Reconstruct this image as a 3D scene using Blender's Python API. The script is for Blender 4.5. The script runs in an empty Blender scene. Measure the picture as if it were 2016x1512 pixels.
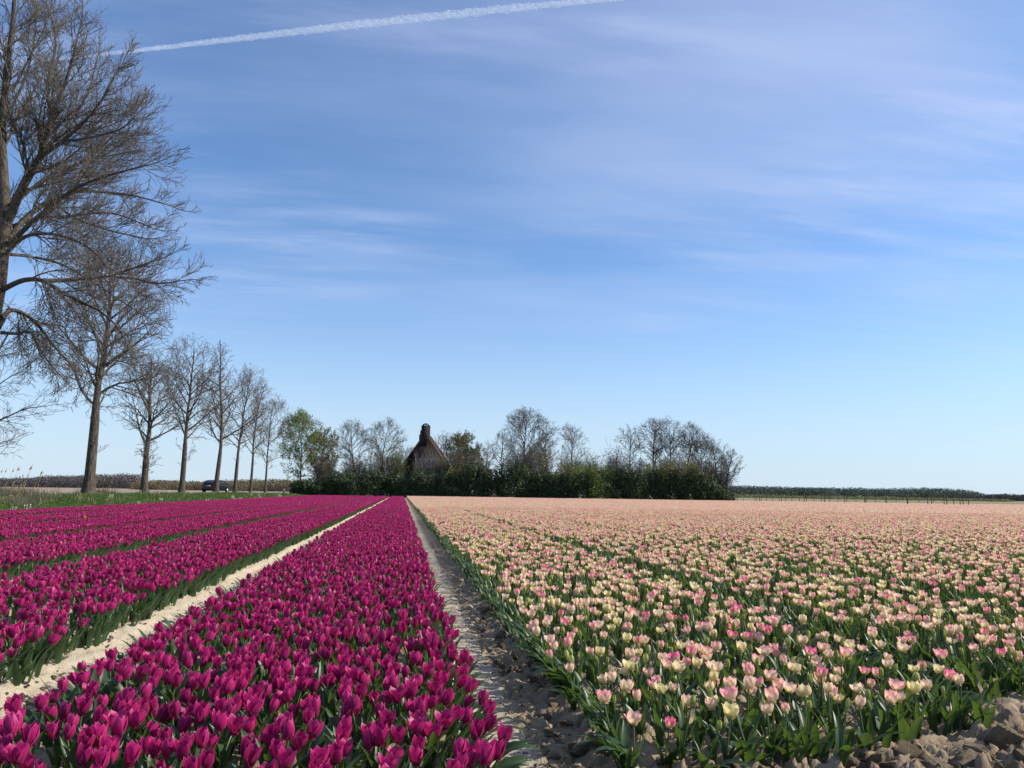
import bpy, math, random
import numpy as np
from mathutils import Matrix, Vector, Euler

random.seed(7)
RNG = np.random.default_rng(7)
SC = bpy.context.scene
COL = SC.collection
R = math.radians

# ------------------------------------------------------------------ camera
F, CX, CY = 1631.0, 1008.0, 756.0
CAM_H, YAW, PITCH, ROLL = 1.15, R(7.4), R(7.45), R(0.82)
cam_data = bpy.data.cameras.new('camera')
cam = bpy.data.objects.new('camera', cam_data)
COL.objects.link(cam)
cam_data.sensor_width = 36.0
cam_data.lens = F / 2016.0 * 36.0
cam_data.clip_start = 0.05
cam_data.clip_end = 30000
CAM_R = (Matrix.Rotation(-YAW, 3, 'Z') @ Matrix.Rotation(math.pi / 2 + PITCH, 3, 'X')
         @ Matrix.Rotation(ROLL, 3, 'Z'))
cam.matrix_world = Matrix.Translation((0, 0, CAM_H)) @ CAM_R.to_4x4()
SC.camera = cam
CR = np.array(CAM_R)

# ------------------------------------------------------------------ sun, sky, exposure
SUN_AZ, SUN_EL = R(92), R(32)
sdir = Vector((math.sin(SUN_AZ) * math.cos(SUN_EL), math.cos(SUN_AZ) * math.cos(SUN_EL), math.sin(SUN_EL)))
sl = bpy.data.lights.new('sun', 'SUN')
sl.energy = 4.2
sl.angle = R(0.5)
sl.color = (1.0, 0.93, 0.82)
sun = bpy.data.objects.new('sun', sl)
COL.objects.link(sun)
sun.rotation_euler = sdir.to_track_quat('Z', 'Y').to_euler()
SC.view_settings.view_transform = 'Standard'
SC.view_settings.look = 'None'
SC.view_settings.exposure = 0.52
SC.view_settings.gamma = 1.0
SC.view_settings.use_curve_mapping = False


class NT:
    """small helper around a node tree"""
    def __init__(self, tree):
        self.t = tree
        self.n = tree.nodes
        self.l = tree.links

    def node(self, typ, ins=None, **props):
        nd = self.n.new(typ)
        for k, v in props.items():
            setattr(nd, k, v)
        for k, v in (ins or {}).items():
            self.put(nd.inputs[k], v)
        return nd

    def put(self, sock, v):
        if isinstance(v, bpy.types.NodeSocket):
            self.l.new(v, sock)
        else:
            sock.default_value = v

    def math(self, op, a, b=0.0, c=None, clamp=False):
        nd = self.n.new('ShaderNodeMath')
        nd.operation = op
        nd.use_clamp = clamp
        self.put(nd.inputs[0], a)
        self.put(nd.inputs[1], b)
        if c is not None:
            self.put(nd.inputs[2], c)
        return nd.outputs[0]

    def mix(self, f, a, b, blend='MIX'):
        nd = self.n.new('ShaderNodeMix')
        nd.data_type = 'RGBA'
        nd.blend_type = blend
        self.put(nd.inputs[0], f)
        self.put(nd.inputs[6], a)
        self.put(nd.inputs[7], b)
        return nd.outputs[2]

    def ramp(self, f, lo, hi, a=0.0, b=1.0, smooth=True):
        nd = self.n.new('ShaderNodeMapRange')
        nd.interpolation_type = 'SMOOTHSTEP' if smooth else 'LINEAR'
        for i, v in enumerate((f, lo, hi, a, b)):
            self.put(nd.inputs[i], v)
        return nd.outputs[0]

    def noise(self, vec, scale, detail=3.0, rough=0.55, w=None):
        nd = self.n.new('ShaderNodeTexNoise')
        if vec is not None:
            self.l.new(vec, nd.inputs['Vector'])
        nd.inputs['Scale'].default_value = scale
        nd.inputs['Detail'].default_value = detail
        nd.inputs['Roughness'].default_value = rough
        return nd.outputs[0]


world = bpy.data.worlds.new('World')
SC.world = world
world.use_nodes = True
w = NT(world.node_tree)
w.n.clear()
sky = w.node('ShaderNodeTexSky', sky_type='NISHITA', sun_disc=False, sun_elevation=SUN_EL,
             sun_rotation=SUN_AZ, altitude=0.0, air_density=1.0, dust_density=0.2, ozone_density=2.2)
tc = w.node('ShaderNodeTexCoord')
sep = w.node('ShaderNodeSeparateXYZ', {0: tc.outputs['Generated']})
zc = w.math('MAXIMUM', sep.outputs[2], 0.03)
# plane of the high cloud: direction divided by its height
px_ = w.math('DIVIDE', sep.outputs[0], w.math('ADD', zc, 0.12))
py_ = w.math('DIVIDE', sep.outputs[1], w.math('ADD', zc, 0.12))
cv = w.node('ShaderNodeCombineXYZ', {0: px_, 1: py_, 2: 0.0})
m1 = w.node('ShaderNodeMapping', {0: cv.outputs[0]})
m1.inputs['Rotation'].default_value = (0, 0, R(32))
m1.inputs['Scale'].default_value = (0.42, 1.0, 1)
m1.inputs['Location'].default_value = (0.62, 0.15, 0)
n1 = w.noise(m1.outputs[0], 1.0, 6, 0.48)
m2 = w.node('ShaderNodeMapping', {0: cv.outputs[0]})
m2.inputs['Rotation'].default_value = (0, 0, R(-28))
m2.inputs['Scale'].default_value = (0.55, 2.3, 1)
n2 = w.noise(m2.outputs[0], 2.2, 8, 0.58)
m3 = w.node('ShaderNodeMapping', {0: cv.outputs[0]})
m3.inputs['Location'].default_value = (3.1, 1.7, 0)
n3 = w.noise(m3.outputs[0], 0.7, 2, 0.5)
c1 = w.math('MULTIPLY', w.ramp(n1, 0.34, 0.70), w.ramp(w.math('ADD', px_, w.math('MULTIPLY', n3, 0.8)), -0.1, 0.7, 0.35, 1.0))
c2 = w.math('MULTIPLY', w.ramp(n2, 0.38, 0.80), w.ramp(n3, 0.35, 0.6))
cl = w.math('ADD', w.math('MULTIPLY', c1, 0.46), w.math('MULTIPLY', c2, 0.50), clamp=True)
cl = w.math('MULTIPLY', cl, w.ramp(sep.outputs[2], 0.10, 0.30))
skc = w.mix(1.0, sky.outputs[0], (0.77, 0.97, 1.21, 1), 'MULTIPLY')
hz = w.ramp(sep.outputs[2], -0.02, 0.26, 0.80, 0.0)
skc = w.mix(hz, skc, (4.3, 5.25, 6.5, 1))
cc = w.mix(cl, skc, (4.7, 5.4, 7.3, 1))
bg = w.node('ShaderNodeBackground', {0: cc, 1: 0.10})
wo = w.node('ShaderNodeOutputWorld')
w.l.new(bg.outputs[0], wo.inputs[0])


# ------------------------------------------------------------------ placing helpers
def at(px, depth, z=0.0, h0=CAM_H):
    """world point whose bearing is that of column px of the photo, depth metres ahead of the lens"""
    xc = (px - CX) * depth * math.cos(PITCH) / F
    s, c = math.sin(YAW), math.cos(YAW)
    return Vector((xc * c + depth * s, -xc * s + depth * c, z))


def ray(px, py, depth):
    """world point seen at px, py of the photo, depth metres ahead"""
    d = CAM_R @ Vector(((px - CX) / F, (CY - py) / F, -1.0))
    fwd = Vector((math.sin(YAW), math.cos(YAW), 0))
    return Vector((0, 0, CAM_H)) + d * (depth / d.dot(fwd))


def project(P):
    q = (np.asarray(P) - np.array([0, 0, CAM_H])) @ CR
    z = np.maximum(-q[:, 2], 1e-3)
    return CX + F * q[:, 0] / z, CY - F * q[:, 1] / z, -q[:, 2]


# ------------------------------------------------------------------ numpy noise
_tab = np.random.default_rng(3).random((256, 256))


def vnoise(x, y):
    xi = np.floor(x).astype(int)
    yi = np.floor(y).astype(int)
    fx, fy = x - xi, y - yi
    fx = fx * fx * fx * (fx * (fx * 6 - 15) + 10)
    fy = fy * fy * fy * (fy * (fy * 6 - 15) + 10)
    a = _tab[xi & 255, yi & 255]
    b = _tab[(xi + 1) & 255, yi & 255]
    c = _tab[xi & 255, (yi + 1) & 255]
    d = _tab[(xi + 1) & 255, (yi + 1) & 255]
    return (a * (1 - fx) + b * fx) * (1 - fy) + (c * (1 - fx) + d * fx) * fy


def fbm(x, y, o=4, g=0.5):
    s, a, t = 0, 1.0, 0
    for i in range(o):
        s = s + a * vnoise(x * 2 ** i + 17.3 * i, y * 2 ** i + 5.7 * i)
        t += a
        a *= g
    return s / t


def sstep(x, a, b):
    t = np.clip((x - a) / (b - a), 0, 1)
    return t * t * (3 - 2 * t)


# ------------------------------------------------------------------ mesh helpers
def mesh_np(name, V, polys, mats=(), uv=None, mi=None, smooth=False, attrs=None):
    """V (n,3); polys = list of (m,k) index arrays"""
    me = bpy.data.meshes.new(name)
    V = np.asarray(V, dtype=np.float32)
    me.vertices.add(len(V))
    me.vertices.foreach_set('co', V.ravel())
    polys = [np.asarray(p, dtype=np.int32) for p in polys if len(p)]
    tot = np.concatenate([np.full(len(p), p.shape[1], np.int32) for p in polys])
    idx = np.concatenate([p.ravel() for p in polys])
    start = np.concatenate([[0], np.cumsum(tot)[:-1]]).astype(np.int32)
    me.loops.add(len(idx))
    me.loops.foreach_set('vertex_index', idx)
    me.polygons.add(len(tot))
    me.polygons.foreach_set('loop_start', start)
    me.polygons.foreach_set('loop_total', tot)
    for m in mats:
        me.materials.append(m)
    if mi is not None:
        me.polygons.foreach_set('material_index', np.asarray(mi, dtype=np.int32))
    if smooth:
        me.polygons.foreach_set('use_smooth', np.ones(len(tot), dtype=bool))
    if uv is not None:
        l = me.uv_layers.new(name='UVMap')
        l.data.foreach_set('uv', np.asarray(uv, dtype=np.float32)[idx].ravel())
    for k, (dom, typ, arr) in (attrs or {}).items():
        a = me.attributes.new(k, typ, dom)
        if typ == 'FLOAT':
            a.data.foreach_set('value', np.asarray(arr, dtype=np.float32))
        elif typ == 'INT':
            a.data.foreach_set('value', np.asarray(arr, dtype=np.int32))
        else:
            a.data.foreach_set('vector', np.asarray(arr, dtype=np.float32).ravel())
    me.update()
    me.validate()
    return me


def link(name, data, parent=None, loc=None):
    o = bpy.data.objects.new(name, data)
    COL.objects.link(o)
    if parent is not None:
        o.parent = parent
    if loc is not None:
        o.location = loc
    return o


def tag(o, label=None, cat=None, group=None, kind=None):
    if label:
        o['label'] = label
    if cat:
        o['category'] = cat
    if group:
        o['group'] = group
    if kind:
        o['kind'] = kind
    return o


class MB:
    """collects boxes, tubes and sheets into one mesh"""
    def __init__(self):
        self.V, self.P, self.n = [], {}, 0

    def add(self, V, faces):
        V = np.asarray(V, dtype=float)
        for f in faces:
            self.P.setdefault(len(f), []).append([i + self.n for i in f])
        self.V.append(V)
        self.n += len(V)

    def box(self, x0, x1, y0, y1, z0, z1):
        V = [(x, y, z) for x in (x0, x1) for y in (y0, y1) for z in (z0, z1)]
        self.add(V, [(0, 1, 3, 2), (4, 6, 7, 5), (0, 4, 5, 1), (2, 3, 7, 6), (0, 2, 6, 4), (1, 5, 7, 3)])
        return self

    def tube(self, p0, p1, r0, r1=None, k=6):
        r1 = r0 if r1 is None else r1
        p0, p1 = np.array(p0, float), np.array(p1, float)
        d = p1 - p0
        d /= np.linalg.norm(d) + 1e-9
        a = np.cross(d, (0, 0, 1) if abs(d[2]) < .9 else (1, 0, 0))
        a /= np.linalg.norm(a)
        b = np.cross(d, a)
        V = []
        for p, r in ((p0, r0), (p1, r1)):
            for i in range(k):
                t = 2 * math.pi * i / k
                V.append(p + r * (a * math.cos(t) + b * math.sin(t)))
        fs = [(i, (i + 1) % k, k + (i + 1) % k, k + i) for i in range(k)]
        fs += [tuple(range(k))[::-1], tuple(range(k, 2 * k))]
        self.add(V, fs)
        return self

    def mesh(self, name, mat, smooth=False):
        return mesh_np(name, np.concatenate(self.V), [np.array(v) for v in self.P.values()], [mat], smooth=smooth)

    def obj(self, name, mat, parent=None, smooth=False):
        return link(name, self.mesh(name, mat, smooth), parent)


# ------------------------------------------------------------------ materials
def new_mat(name):
    m = bpy.data.materials.new(name)
    m.use_nodes = True
    nt = NT(m.node_tree)
    nt.n.clear()
    out = nt.node('ShaderNodeOutputMaterial')
    return m, nt, out


def simple_mat(name, c1, c2=None, scale=5.0, rough=0.85, bump=0.0, spec=0.3, metal=0.0, detail=5):
    m, nt, out = new_mat(name)
    t = nt.node('ShaderNodeTexCoord')
    n = nt.noise(t.outputs['Object'], scale, detail, 0.6)
    col = nt.mix(nt.ramp(n, 0.3, 0.7), (*c1, 1), (*(c2 or c1), 1))
    b = nt.node('ShaderNodeBsdfPrincipled', {'Base Color': col, 'Roughness': rough, 'Metallic': metal})
    b.inputs['Specular IOR Level'].default_value = spec
    if bump:
        bn = nt.node('ShaderNodeBump', {'Height': n, 'Strength': bump, 'Distance': 0.02})
        nt.l.new(bn.outputs[0], b.inputs['Normal'])
    nt.l.new(b.outputs[0], out.inputs[0])
    return m


def tint_socket(nt):
    a = nt.node('ShaderNodeAttribute', attribute_name='tint', attribute_type='INSTANCER')
    g = nt.node('ShaderNodeAttribute', attribute_name='ptint', attribute_type='GEOMETRY')
    return nt.math('FRACT', nt.math('ADD', a.outputs['Fac'], g.outputs['Fac']))


def leafy_mat(name, dark, light, back, transl=0.35, rough=0.45, spec=0.4, streak=True):
    """thin leaf: diffuse and gloss on the front, light coming through from behind"""
    m, nt, out = new_mat(name)
    t = tint_socket(nt)
    uv = nt.node('ShaderNodeTexCoord')
    n = nt.noise(uv.outputs['Object'], 14.0, 3)
    f = nt.math('MULTIPLY', nt.math('ADD', nt.ramp(n, 0.3, 0.7), t), 0.5)
    col = nt.mix(f, (*dark, 1), (*light, 1))
    if streak:
        s = nt.node('ShaderNodeSeparateXYZ', {0: uv.outputs['UV']})
        wv = nt.math('SINE', nt.math('MULTIPLY', s.outputs[0], 34.0))
        col = nt.mix(nt.ramp(wv, -1, 1, 0.0, 0.22), col, (*[c * 0.6 for c in dark], 1))
    b = nt.node('ShaderNodeBsdfPrincipled', {'Base Color': col, 'Roughness': rough})
    b.inputs['Specular IOR Level'].default_value = spec
    tr = nt.node('ShaderNodeBsdfTranslucent', {0: (*back, 1)})
    mx = nt.node('ShaderNodeMixShader', {0: transl, 1: b.outputs[0], 2: tr.outputs[0]})
    nt.l.new(mx.outputs[0], out.inputs[0])
    return m


def magenta_mat():
    m, nt, out = new_mat('magenta_petal')
    t = tint_socket(nt)
    tcn = nt.node('ShaderNodeTexCoord')
    s = nt.node('ShaderNodeSeparateXYZ', {0: tcn.outputs['UV']})
    u, v = s.outputs[0], s.outputs[1]
    col = nt.mix(t, (0.25, 0.004, 0.075, 1), (0.54, 0.018, 0.165, 1))
    # bright rim light on the petal edges and tip, painted into the colour
    rim = nt.math('MAXIMUM', nt.ramp(nt.math('ABSOLUTE', nt.math('SUBTRACT', u, 0.5)), 0.36, 0.5), nt.ramp(v, 0.86, 1.0))
    col = nt.mix(nt.math('MULTIPLY', rim, 0.55), col, (0.78, 0.13, 0.38, 1))
    vein = nt.node('ShaderNodeCombineXYZ', {0: nt.math('MULTIPLY', u, 30.0), 1: nt.math('MULTIPLY', v, 1.6), 2: nt.math('MULTIPLY', t, 9.0)})
    vn = nt.noise(vein.outputs[0], 1.0, 4, 0.6)
    col = nt.mix(nt.ramp(vn, 0.35, 0.75, 0.0, 0.4), col, (0.15, 0.002, 0.06, 1))
    bn = nt.node('ShaderNodeBump', {'Height': vn, 'Strength': 0.25, 'Distance': 0.002})
    b = nt.node('ShaderNodeBsdfPrincipled', {'Base Color': col, 'Roughness': 0.42, 'Normal': bn.outputs[0]})
    b.inputs['Specular IOR Level'].default_value = 0.3
    b.inputs['Sheen Weight'].default_value = 0.05
    tr = nt.node('ShaderNodeBsdfTranslucent', {0: nt.mix(0.5, col, (0.85, 0.02, 0.22, 1))})
    mx = nt.node('ShaderNodeMixShader', {0: 0.24, 1: b.outputs[0], 2: tr.outputs[0]})
    nt.l.new(mx.outputs[0], out.inputs[0])
    return m


def pink_mat():
    m, nt, out = new_mat('pink_petal')
    t = tint_socket(nt)
    tcn = nt.node('ShaderNodeTexCoord')
    s = nt.node('ShaderNodeSeparateXYZ', {0: tcn.outputs['UV']})
    u, v = s.outputs[0], s.outputs[1]
    vein = nt.node('ShaderNodeCombineXYZ', {0: nt.math('MULTIPLY', u, 16.0), 1: nt.math('MULTIPLY', v, 1.2), 2: nt.math('MULTIPLY', t, 9.0)})
    vn = nt.noise(vein.outputs[0], 1.0, 4, 0.6)
    rim = nt.math('ABSOLUTE', nt.math('SUBTRACT', u, 0.5))
    h = nt.math('ADD', nt.math('ADD', v, nt.math('MULTIPLY', rim, 0.55)), nt.math('MULTIPLY', nt.math('SUBTRACT', vn, 0.5), 0.55))
    lo = nt.math('SUBTRACT', 1.0, nt.math('MULTIPLY', t, 0.64))
    pk = nt.ramp(h, lo, nt.math('ADD', lo, 0.46))
    deep = nt.mix(nt.ramp(t, 0.84, 1.0), (0.95, 0.40, 0.44, 1), (0.90, 0.17, 0.36, 1))
    cream = nt.mix(nt.ramp(t, 0.0, 0.35), (0.92, 0.81, 0.42, 1), (0.95, 0.78, 0.54, 1))
    col = nt.mix(pk, cream, deep)
    mid = nt.ramp(rim, 0.0, 0.12, 1.0, 0.0)
    foot = nt.ramp(v, 0.0, 0.55, 1.0, 0.0)
    col = nt.mix(nt.math('MULTIPLY', nt.math('MAXIMUM', nt.math('MULTIPLY', mid, 0.35), nt.math('MULTIPLY', foot, 0.5)), 0.55), col, (0.56, 0.58, 0.17, 1))
    bn = nt.node('ShaderNodeBump', {'Height': vn, 'Strength': 0.2, 'Distance': 0.002})
    b = nt.node('ShaderNodeBsdfPrincipled', {'Base Color': col, 'Roughness': 0.5, 'Normal': bn.outputs[0]})
    b.inputs['Specular IOR Level'].default_value = 0.3
    tr = nt.node('ShaderNodeBsdfTranslucent', {0: col})
    mx = nt.node('ShaderNodeMixShader', {0: 0.42, 1: b.outputs[0], 2: tr.outputs[0]})
    nt.l.new(mx.outputs[0], out.inputs[0])
    return m


M_MAG = magenta_mat()
M_PINK = pink_mat()
M_BUD = leafy_mat('bud_green', (0.26, 0.33, 0.07), (0.52, 0.52, 0.16), (0.5, 0.55, 0.12), 0.3, streak=False)
M_ORANGE = leafy_mat('orange_petal', (0.75, 0.24, 0.03), (0.85, 0.42, 0.08), (0.9, 0.4, 0.05), 0.35, streak=False)
M_LEAF = leafy_mat('tulip_leaf', (0.030, 0.066, 0.030), (0.058, 0.112, 0.042), (0.14, 0.24, 0.03), 0.26, 0.42, 0.4)
M_STEM = leafy_mat('tulip_stem', (0.09, 0.14, 0.045), (0.13, 0.18, 0.06), (0.2, 0.3, 0.06), 0.15, streak=False)
M_BARK, nt, out = new_mat('bark')
_tc = nt.node('ShaderNodeTexCoord')
_mp = nt.node('ShaderNodeMapping', {0: _tc.outputs['Object']})
_mp.inputs['Scale'].default_value = (14, 14, 2.2)
_n = nt.noise(_mp.outputs[0], 1.0, 6, .7)
_n2 = nt.noise(_tc.outputs['Object'], 1.3, 4, .6)
_c = nt.mix(nt.ramp(_n, .35, .68), (.035, .028, .024, 1), (.15, .122, .095, 1))
_c = nt.mix(nt.ramp(_n2, .5, .75, 0, .45), _c, (.17, .165, .11, 1))
_bn = nt.node('ShaderNodeBump', {'Height': _n, 'Strength': 1.0, 'Distance': .06})
_b = nt.node('ShaderNodeBsdfPrincipled', {'Base Color': _c, 'Roughness': .95, 'Normal': _bn.outputs[0]})
_b.inputs['Specular IOR Level'].default_value = .15
nt.l.new(_b.outputs[0], out.inputs[0])
M_TWIG = simple_mat('twig', (0.085, 0.073, 0.060), (0.15, 0.13, 0.105), 1.5, 0.9)
M_TWIG_RED = simple_mat('reddish_twig', (0.10, 0.080, 0.066), (0.155, 0.125, 0.10), 1.5, 0.9)
M_PALE = simple_mat('pale_stem', (.22, .20, .165), (.32, .29, .24), 1.5, .9)
M_BUDB = simple_mat('tree_bud', (0.10, 0.06, 0.04), (0.16, 0.10, 0.05), 2.0, 0.8)
M_STAMEN = simple_mat('stamen', (0.02, 0.01, 0.03), (0.35, 0.3, 0.1), 300.0, 0.8)

# ------------------------------------------------------------------ ground
MAG_BEDS = [(-1.50, 0.30), (-3.84, -2.08), (-6.3, -4.46), (-8.70, -6.86), (-11.15, -9.30), (-13.95, -11.75)]
PINK_BEDS = [(0.93 + 2.2 * i, 2.80 + 2.2 * i) for i in range(56)]
Y_END = 138.0


def pink_start(i):
    return [3.28, 4.35, 4.2, 4.0, 3.9][i] if i < 5 else 3.8


def ground_z(x, y):
    """height of the field soil, the banks and the road verge"""
    x = np.asarray(x, float)
    y = np.asarray(y, float)
    bed = np.zeros_like(x)
    for i, (a, b) in enumerate(MAG_BEDS + PINK_BEDS[:8]):
        k = sstep(x, a - 0.16, a + 0.05) * (1 - sstep(x, b - 0.05, b + 0.16))
        if i >= len(MAG_BEDS):
            k = k * (0.35 + 0.65 * sstep(y, 2.4, 3.2))
        bed = np.maximum(bed, k)
    bed = np.maximum(bed, 0.5 * sstep(x, PINK_BEDS[8][0] - .2, PINK_BEDS[8][0]))
    infield = sstep(x, -14.9, -14.0)
    z = 0.065 * bed * infield
    # road bank on the left
    bank = 1 - sstep(x, -19.5, -14.6)
    fall = 1 - 0.35 * sstep(y, 95, 135)
    z = z + 0.56 * bank * fall + 0.05 * (fbm(x * 0.5, y * 0.5, 3) - 0.5) * bank
    z = z - 0.12 * (1 - sstep(x, -32, -28.5)) * bank
    return z


def rough_z(x, y):
    """crumbs and clods of the tilled soil, smooth wheel tracks"""
    t = np.zeros_like(x)
    t = np.maximum(t, np.exp(-((x - 0.46) / 0.155) ** 4))
    t = np.maximum(t, np.exp(-((x + 1.64 + .05 * (fbm(y * .9, y * 0 + 2, 2) - .5)) / 0.12) ** 4))
    amp = 0.052 * (1 - t) + 0.0012
    amp = amp * np.where(x < -1.5, 0.62, 1.0)
    front = sstep(x, 0.75, 1.0) * (1 - sstep(y, 3.2, 3.6)) + sstep(x, 2.55, 2.7) * (1 - sstep(x, 3.0, 3.15)) * (1 - sstep(y, 5.5, 8)) * 0.7
    amp = amp * (1 + 1.3 * np.clip(front, 0, 1))
    wx, wy = x + .05 * fbm(x * 7, y * 7, 2), y + .05 * fbm(x * 7 + 30, y * 7, 2)
    n = fbm(wx * 11, wy * 11, 5, 0.62)
    cell = 1 - np.abs(2 * fbm(wx * 8 + 3, wy * 8, 3, .55) - 1)
    crack = np.clip((cell - .80) / .2, 0, 1)
    lump = np.floor(fbm(wx * 17 + 9, wy * 17 + 4, 2) * 5) / 5
    z = amp * ((n - 0.5) * 1.5 - crack * 0.75 + (lump - .4) * 1.0 + .1)
    z = z + 0.006 * (fbm(x * 2.2, y * 1.2, 2) - 0.5) * t
    return z * (1 - sstep(y, 14, 22)) * sstep(x, -5, -3)


def graded(knots):
    """coordinates whose spacing changes along the axis: knots = [(start, step), ... , (end, None)]"""
    out = []
    for (a, s), (b, s2) in zip(knots[:-1], knots[1:]):
        v = a
        while v < b - 1e-6:
            out.append(v)
            f = (v - a) / (b - a)
            v += s * (1 - f) + (s2 or s) * f
    out.append(knots[-1][0])
    return np.array(out)


gx = graded([(-2500, 300), (-300, 40), (-60, 3), (-30, 0.6), (-14, 0.5), (-4, 0.10), (-2.2, 0.022), (-1.4, 0.04), (-1.2, 0.12), (0.1, 0.12), (0.3, 0.017),
             (3.2, 0.02), (4.6, 0.06), (6, 0.25), (20, 1.2), (120, 8), (400, 60), (2500, 400), (2600, None)])
gy = graded([(-60, 20), (-4, 1.2), (1.0, 0.3), (1.9, 0.03), (2.3, 0.014), (4.2, 0.019), (8, 0.05), (16, 0.35), (60, 2.5), (160, 12), (600, 80), (4000, 500), (4100, None)])
GX, GY = np.meshgrid(gx, gy, indexing='ij')
GZ = ground_z(GX, GY) + rough_z(GX, GY)
nx, ny = len(gx), len(gy)
ii = np.arange(nx * ny).reshape(nx, ny)
quads = np.stack([ii[:-1, :-1], ii[1:, :-1], ii[1:, 1:], ii[:-1, 1:]], -1).reshape(-1, 4)

m_soil, nt, out = new_mat('field_ground')
tcn = nt.node('ShaderNodeTexCoord')
P = tcn.outputs['Object']
sx = nt.node('ShaderNodeSeparateXYZ', {0: P})
X_, Y_ = sx.outputs[0], sx.outputs[1]
nf = nt.noise(P, 60.0, 6, 0.65)
nm = nt.noise(P, 9.0, 6, 0.7)
nl = nt.noise(P, 0.9, 3, 0.5)
soil = nt.mix(nt.ramp(nm, 0.3, 0.7), (0.28, 0.21, 0.135, 1), (0.45, 0.345, 0.225, 1))
soil = nt.mix(nt.ramp(nf, 0.5, 0.75, 0, 0.6), soil, (0.17, 0.135, 0.10, 1))
sandc = nt.mix(nt.ramp(nm, 0.3, 0.75), (0.56, 0.475, 0.35, 1), (0.48, 0.40, 0.285, 1))
# dry silt washed smooth in the wheel tracks and over the left path
tr_r = nt.math('MULTIPLY', nt.ramp(X_, 0.16, 0.3), nt.ramp(nt.math('ADD', X_, nt.math('MULTIPLY', nm, 0.3)), 0.72, 0.80, 1, 0))
tr_l = nt.ramp(X_, -1.2, -1.4)
sand_f = nt.math('MAXIMUM', tr_r, tr_l)
infield_c = nt.mix(sand_f, soil, sandc)
grass_c = nt.mix(nt.ramp(nl, 0.3, 0.7), (0.055, 0.10, 0.025, 1), (0.085, 0.13, 0.035, 1))
infield_c = nt.mix(nt.ramp(X_, -14.5, -14.8), infield_c, grass_c)
# beyond the field: pale stubble, brown ploughland, green strips
strip = nt.node('ShaderNodeCombineXYZ', {0: nt.math('MULTIPLY', X_, 0.002), 1: nt.math('MULTIPLY', Y_, 0.02), 2: 0.0})
ns = nt.noise(strip.outputs[0], 1.0, 2)
farc = nt.mix(nt.ramp(ns, 0.42, 0.5), (0.30, 0.25, 0.16, 1), (0.17, 0.18, 0.07, 1))
farc = nt.mix(nt.ramp(ns, 0.52, 0.6), farc, (0.42, 0.36, 0.24, 1))
infield_c = nt.mix(nt.ramp(Y_, Y_END + 0.5, Y_END + 2.0), infield_c, (0.13, 0.12, 0.06, 1))
infield_c = nt.mix(nt.ramp(Y_, 165, 175), infield_c, farc)
lf = nt.ramp(X_, -29.5, -30.5)
leftc = nt.mix(nt.ramp(nt.math('ADD', Y_, nt.math('MULTIPLY', X_, 0.3)), 30, 120), (0.36, 0.33, 0.21, 1), (0.34, 0.25, 0.18, 1))
infield_c = nt.mix(lf, infield_c, leftc)
b = nt.node('ShaderNodeBsdfPrincipled', {'Base Color': infield_c, 'Roughness': 0.95})
b.inputs['Specular IOR Level'].default_value = 0.15
hgt = nt.math('ADD', nt.math('MULTIPLY', nf, 0.6), nt.math('MULTIPLY', nt.noise(P, 210.0, 3, 0.6), 0.3))
bn = nt.node('ShaderNodeBump', {'Height': hgt, 'Strength': 1.0, 'Distance': 0.02})
nt.l.new(bn.outputs[0], b.inputs['Normal'])
nt.l.new(b.outputs[0], out.inputs[0])
ground = link('ground', mesh_np('ground', np.stack([GX, GY, GZ], -1).reshape(-1, 3), [quads], [m_soil], smooth=True))
tag(ground, 'sandy field soil with smooth pale wheel tracks and crumbled clods between tulip beds', kind='structure')


def gz(x, y):
    return float(ground_z(np.array([x]), np.array([y]))[0])


# soil clods, separate lumps lying on the crumbled banks
def clod_mesh(seed, sub=2):
    r = np.random.default_rng(seed)
    import bmesh
    bm = bmesh.new()
    bmesh.ops.create_icosphere(bm, subdivisions=sub, radius=1.0)
    V = np.array([v.co[:] for v in bm.verts])
    F_ = np.array([[v.index for v in f.verts] for f in bm.faces])
    bm.free()
    # chop by random planes for broken faces, then roughen
    for k in range(16):
        n = r.normal(size=3)
        n /= np.linalg.norm(n)
        d = V @ n
        lim = r.uniform(0.36, 0.78)
        V = V - np.outer(np.maximum(d - lim, 0), n) * 0.98
    off = r.uniform(0, 50)
    rr = fbm(V[:, 0] * 2.3 + off, V[:, 1] * 2.3 + V[:, 2] * 1.9, 4, 0.6)
    rr2 = fbm(V[:, 0] * 6 + off, V[:, 2] * 6 + V[:, 1] * 5, 3, .7)
    if sub > 3:
        rr2 = rr2 + .45 * np.abs(fbm(V[:, 0] * 15 + off, V[:, 2] * 15 + V[:, 1] * 13, 3, .7) - .5) - .1
    V = V * (0.95 + 0.34 * rr + 0.26 * rr2)[:, None] + r.normal(size=V.shape) * .012
    V[:, 2] *= 0.62
    return mesh_np('clod', V, [F_], [M_CLOD])


M_CLOD, nt, out = new_mat('clod_soil')
tcn = nt.node('ShaderNodeTexCoord')
nm = nt.noise(tcn.outputs['Object'], 1.6, 5, 0.65)
nf = nt.noise(tcn.outputs['Object'], 5.0, 10, 0.78)
c = nt.mix(nt.ramp(nm, 0.3, 0.7), (0.34, 0.26, 0.17, 1), (0.52, 0.41, 0.28, 1))
c = nt.mix(nt.ramp(nf, 0.5, 0.75, 0, 0.4), c, (0.19, 0.15, 0.11, 1))
bn = nt.node('ShaderNodeBump', {'Height': nf, 'Strength': 1.0, 'Distance': 0.30})
b = nt.node('ShaderNodeBsdfPrincipled', {'Base Color': c, 'Roughness': 0.95, 'Normal': bn.outputs[0]})
b.inputs['Specular IOR Level'].default_value = 0.12
nt.l.new(b.outputs[0], out.inputs[0])
clods = [clod_mesh(40 + i, 2) for i in range(9)]
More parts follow.
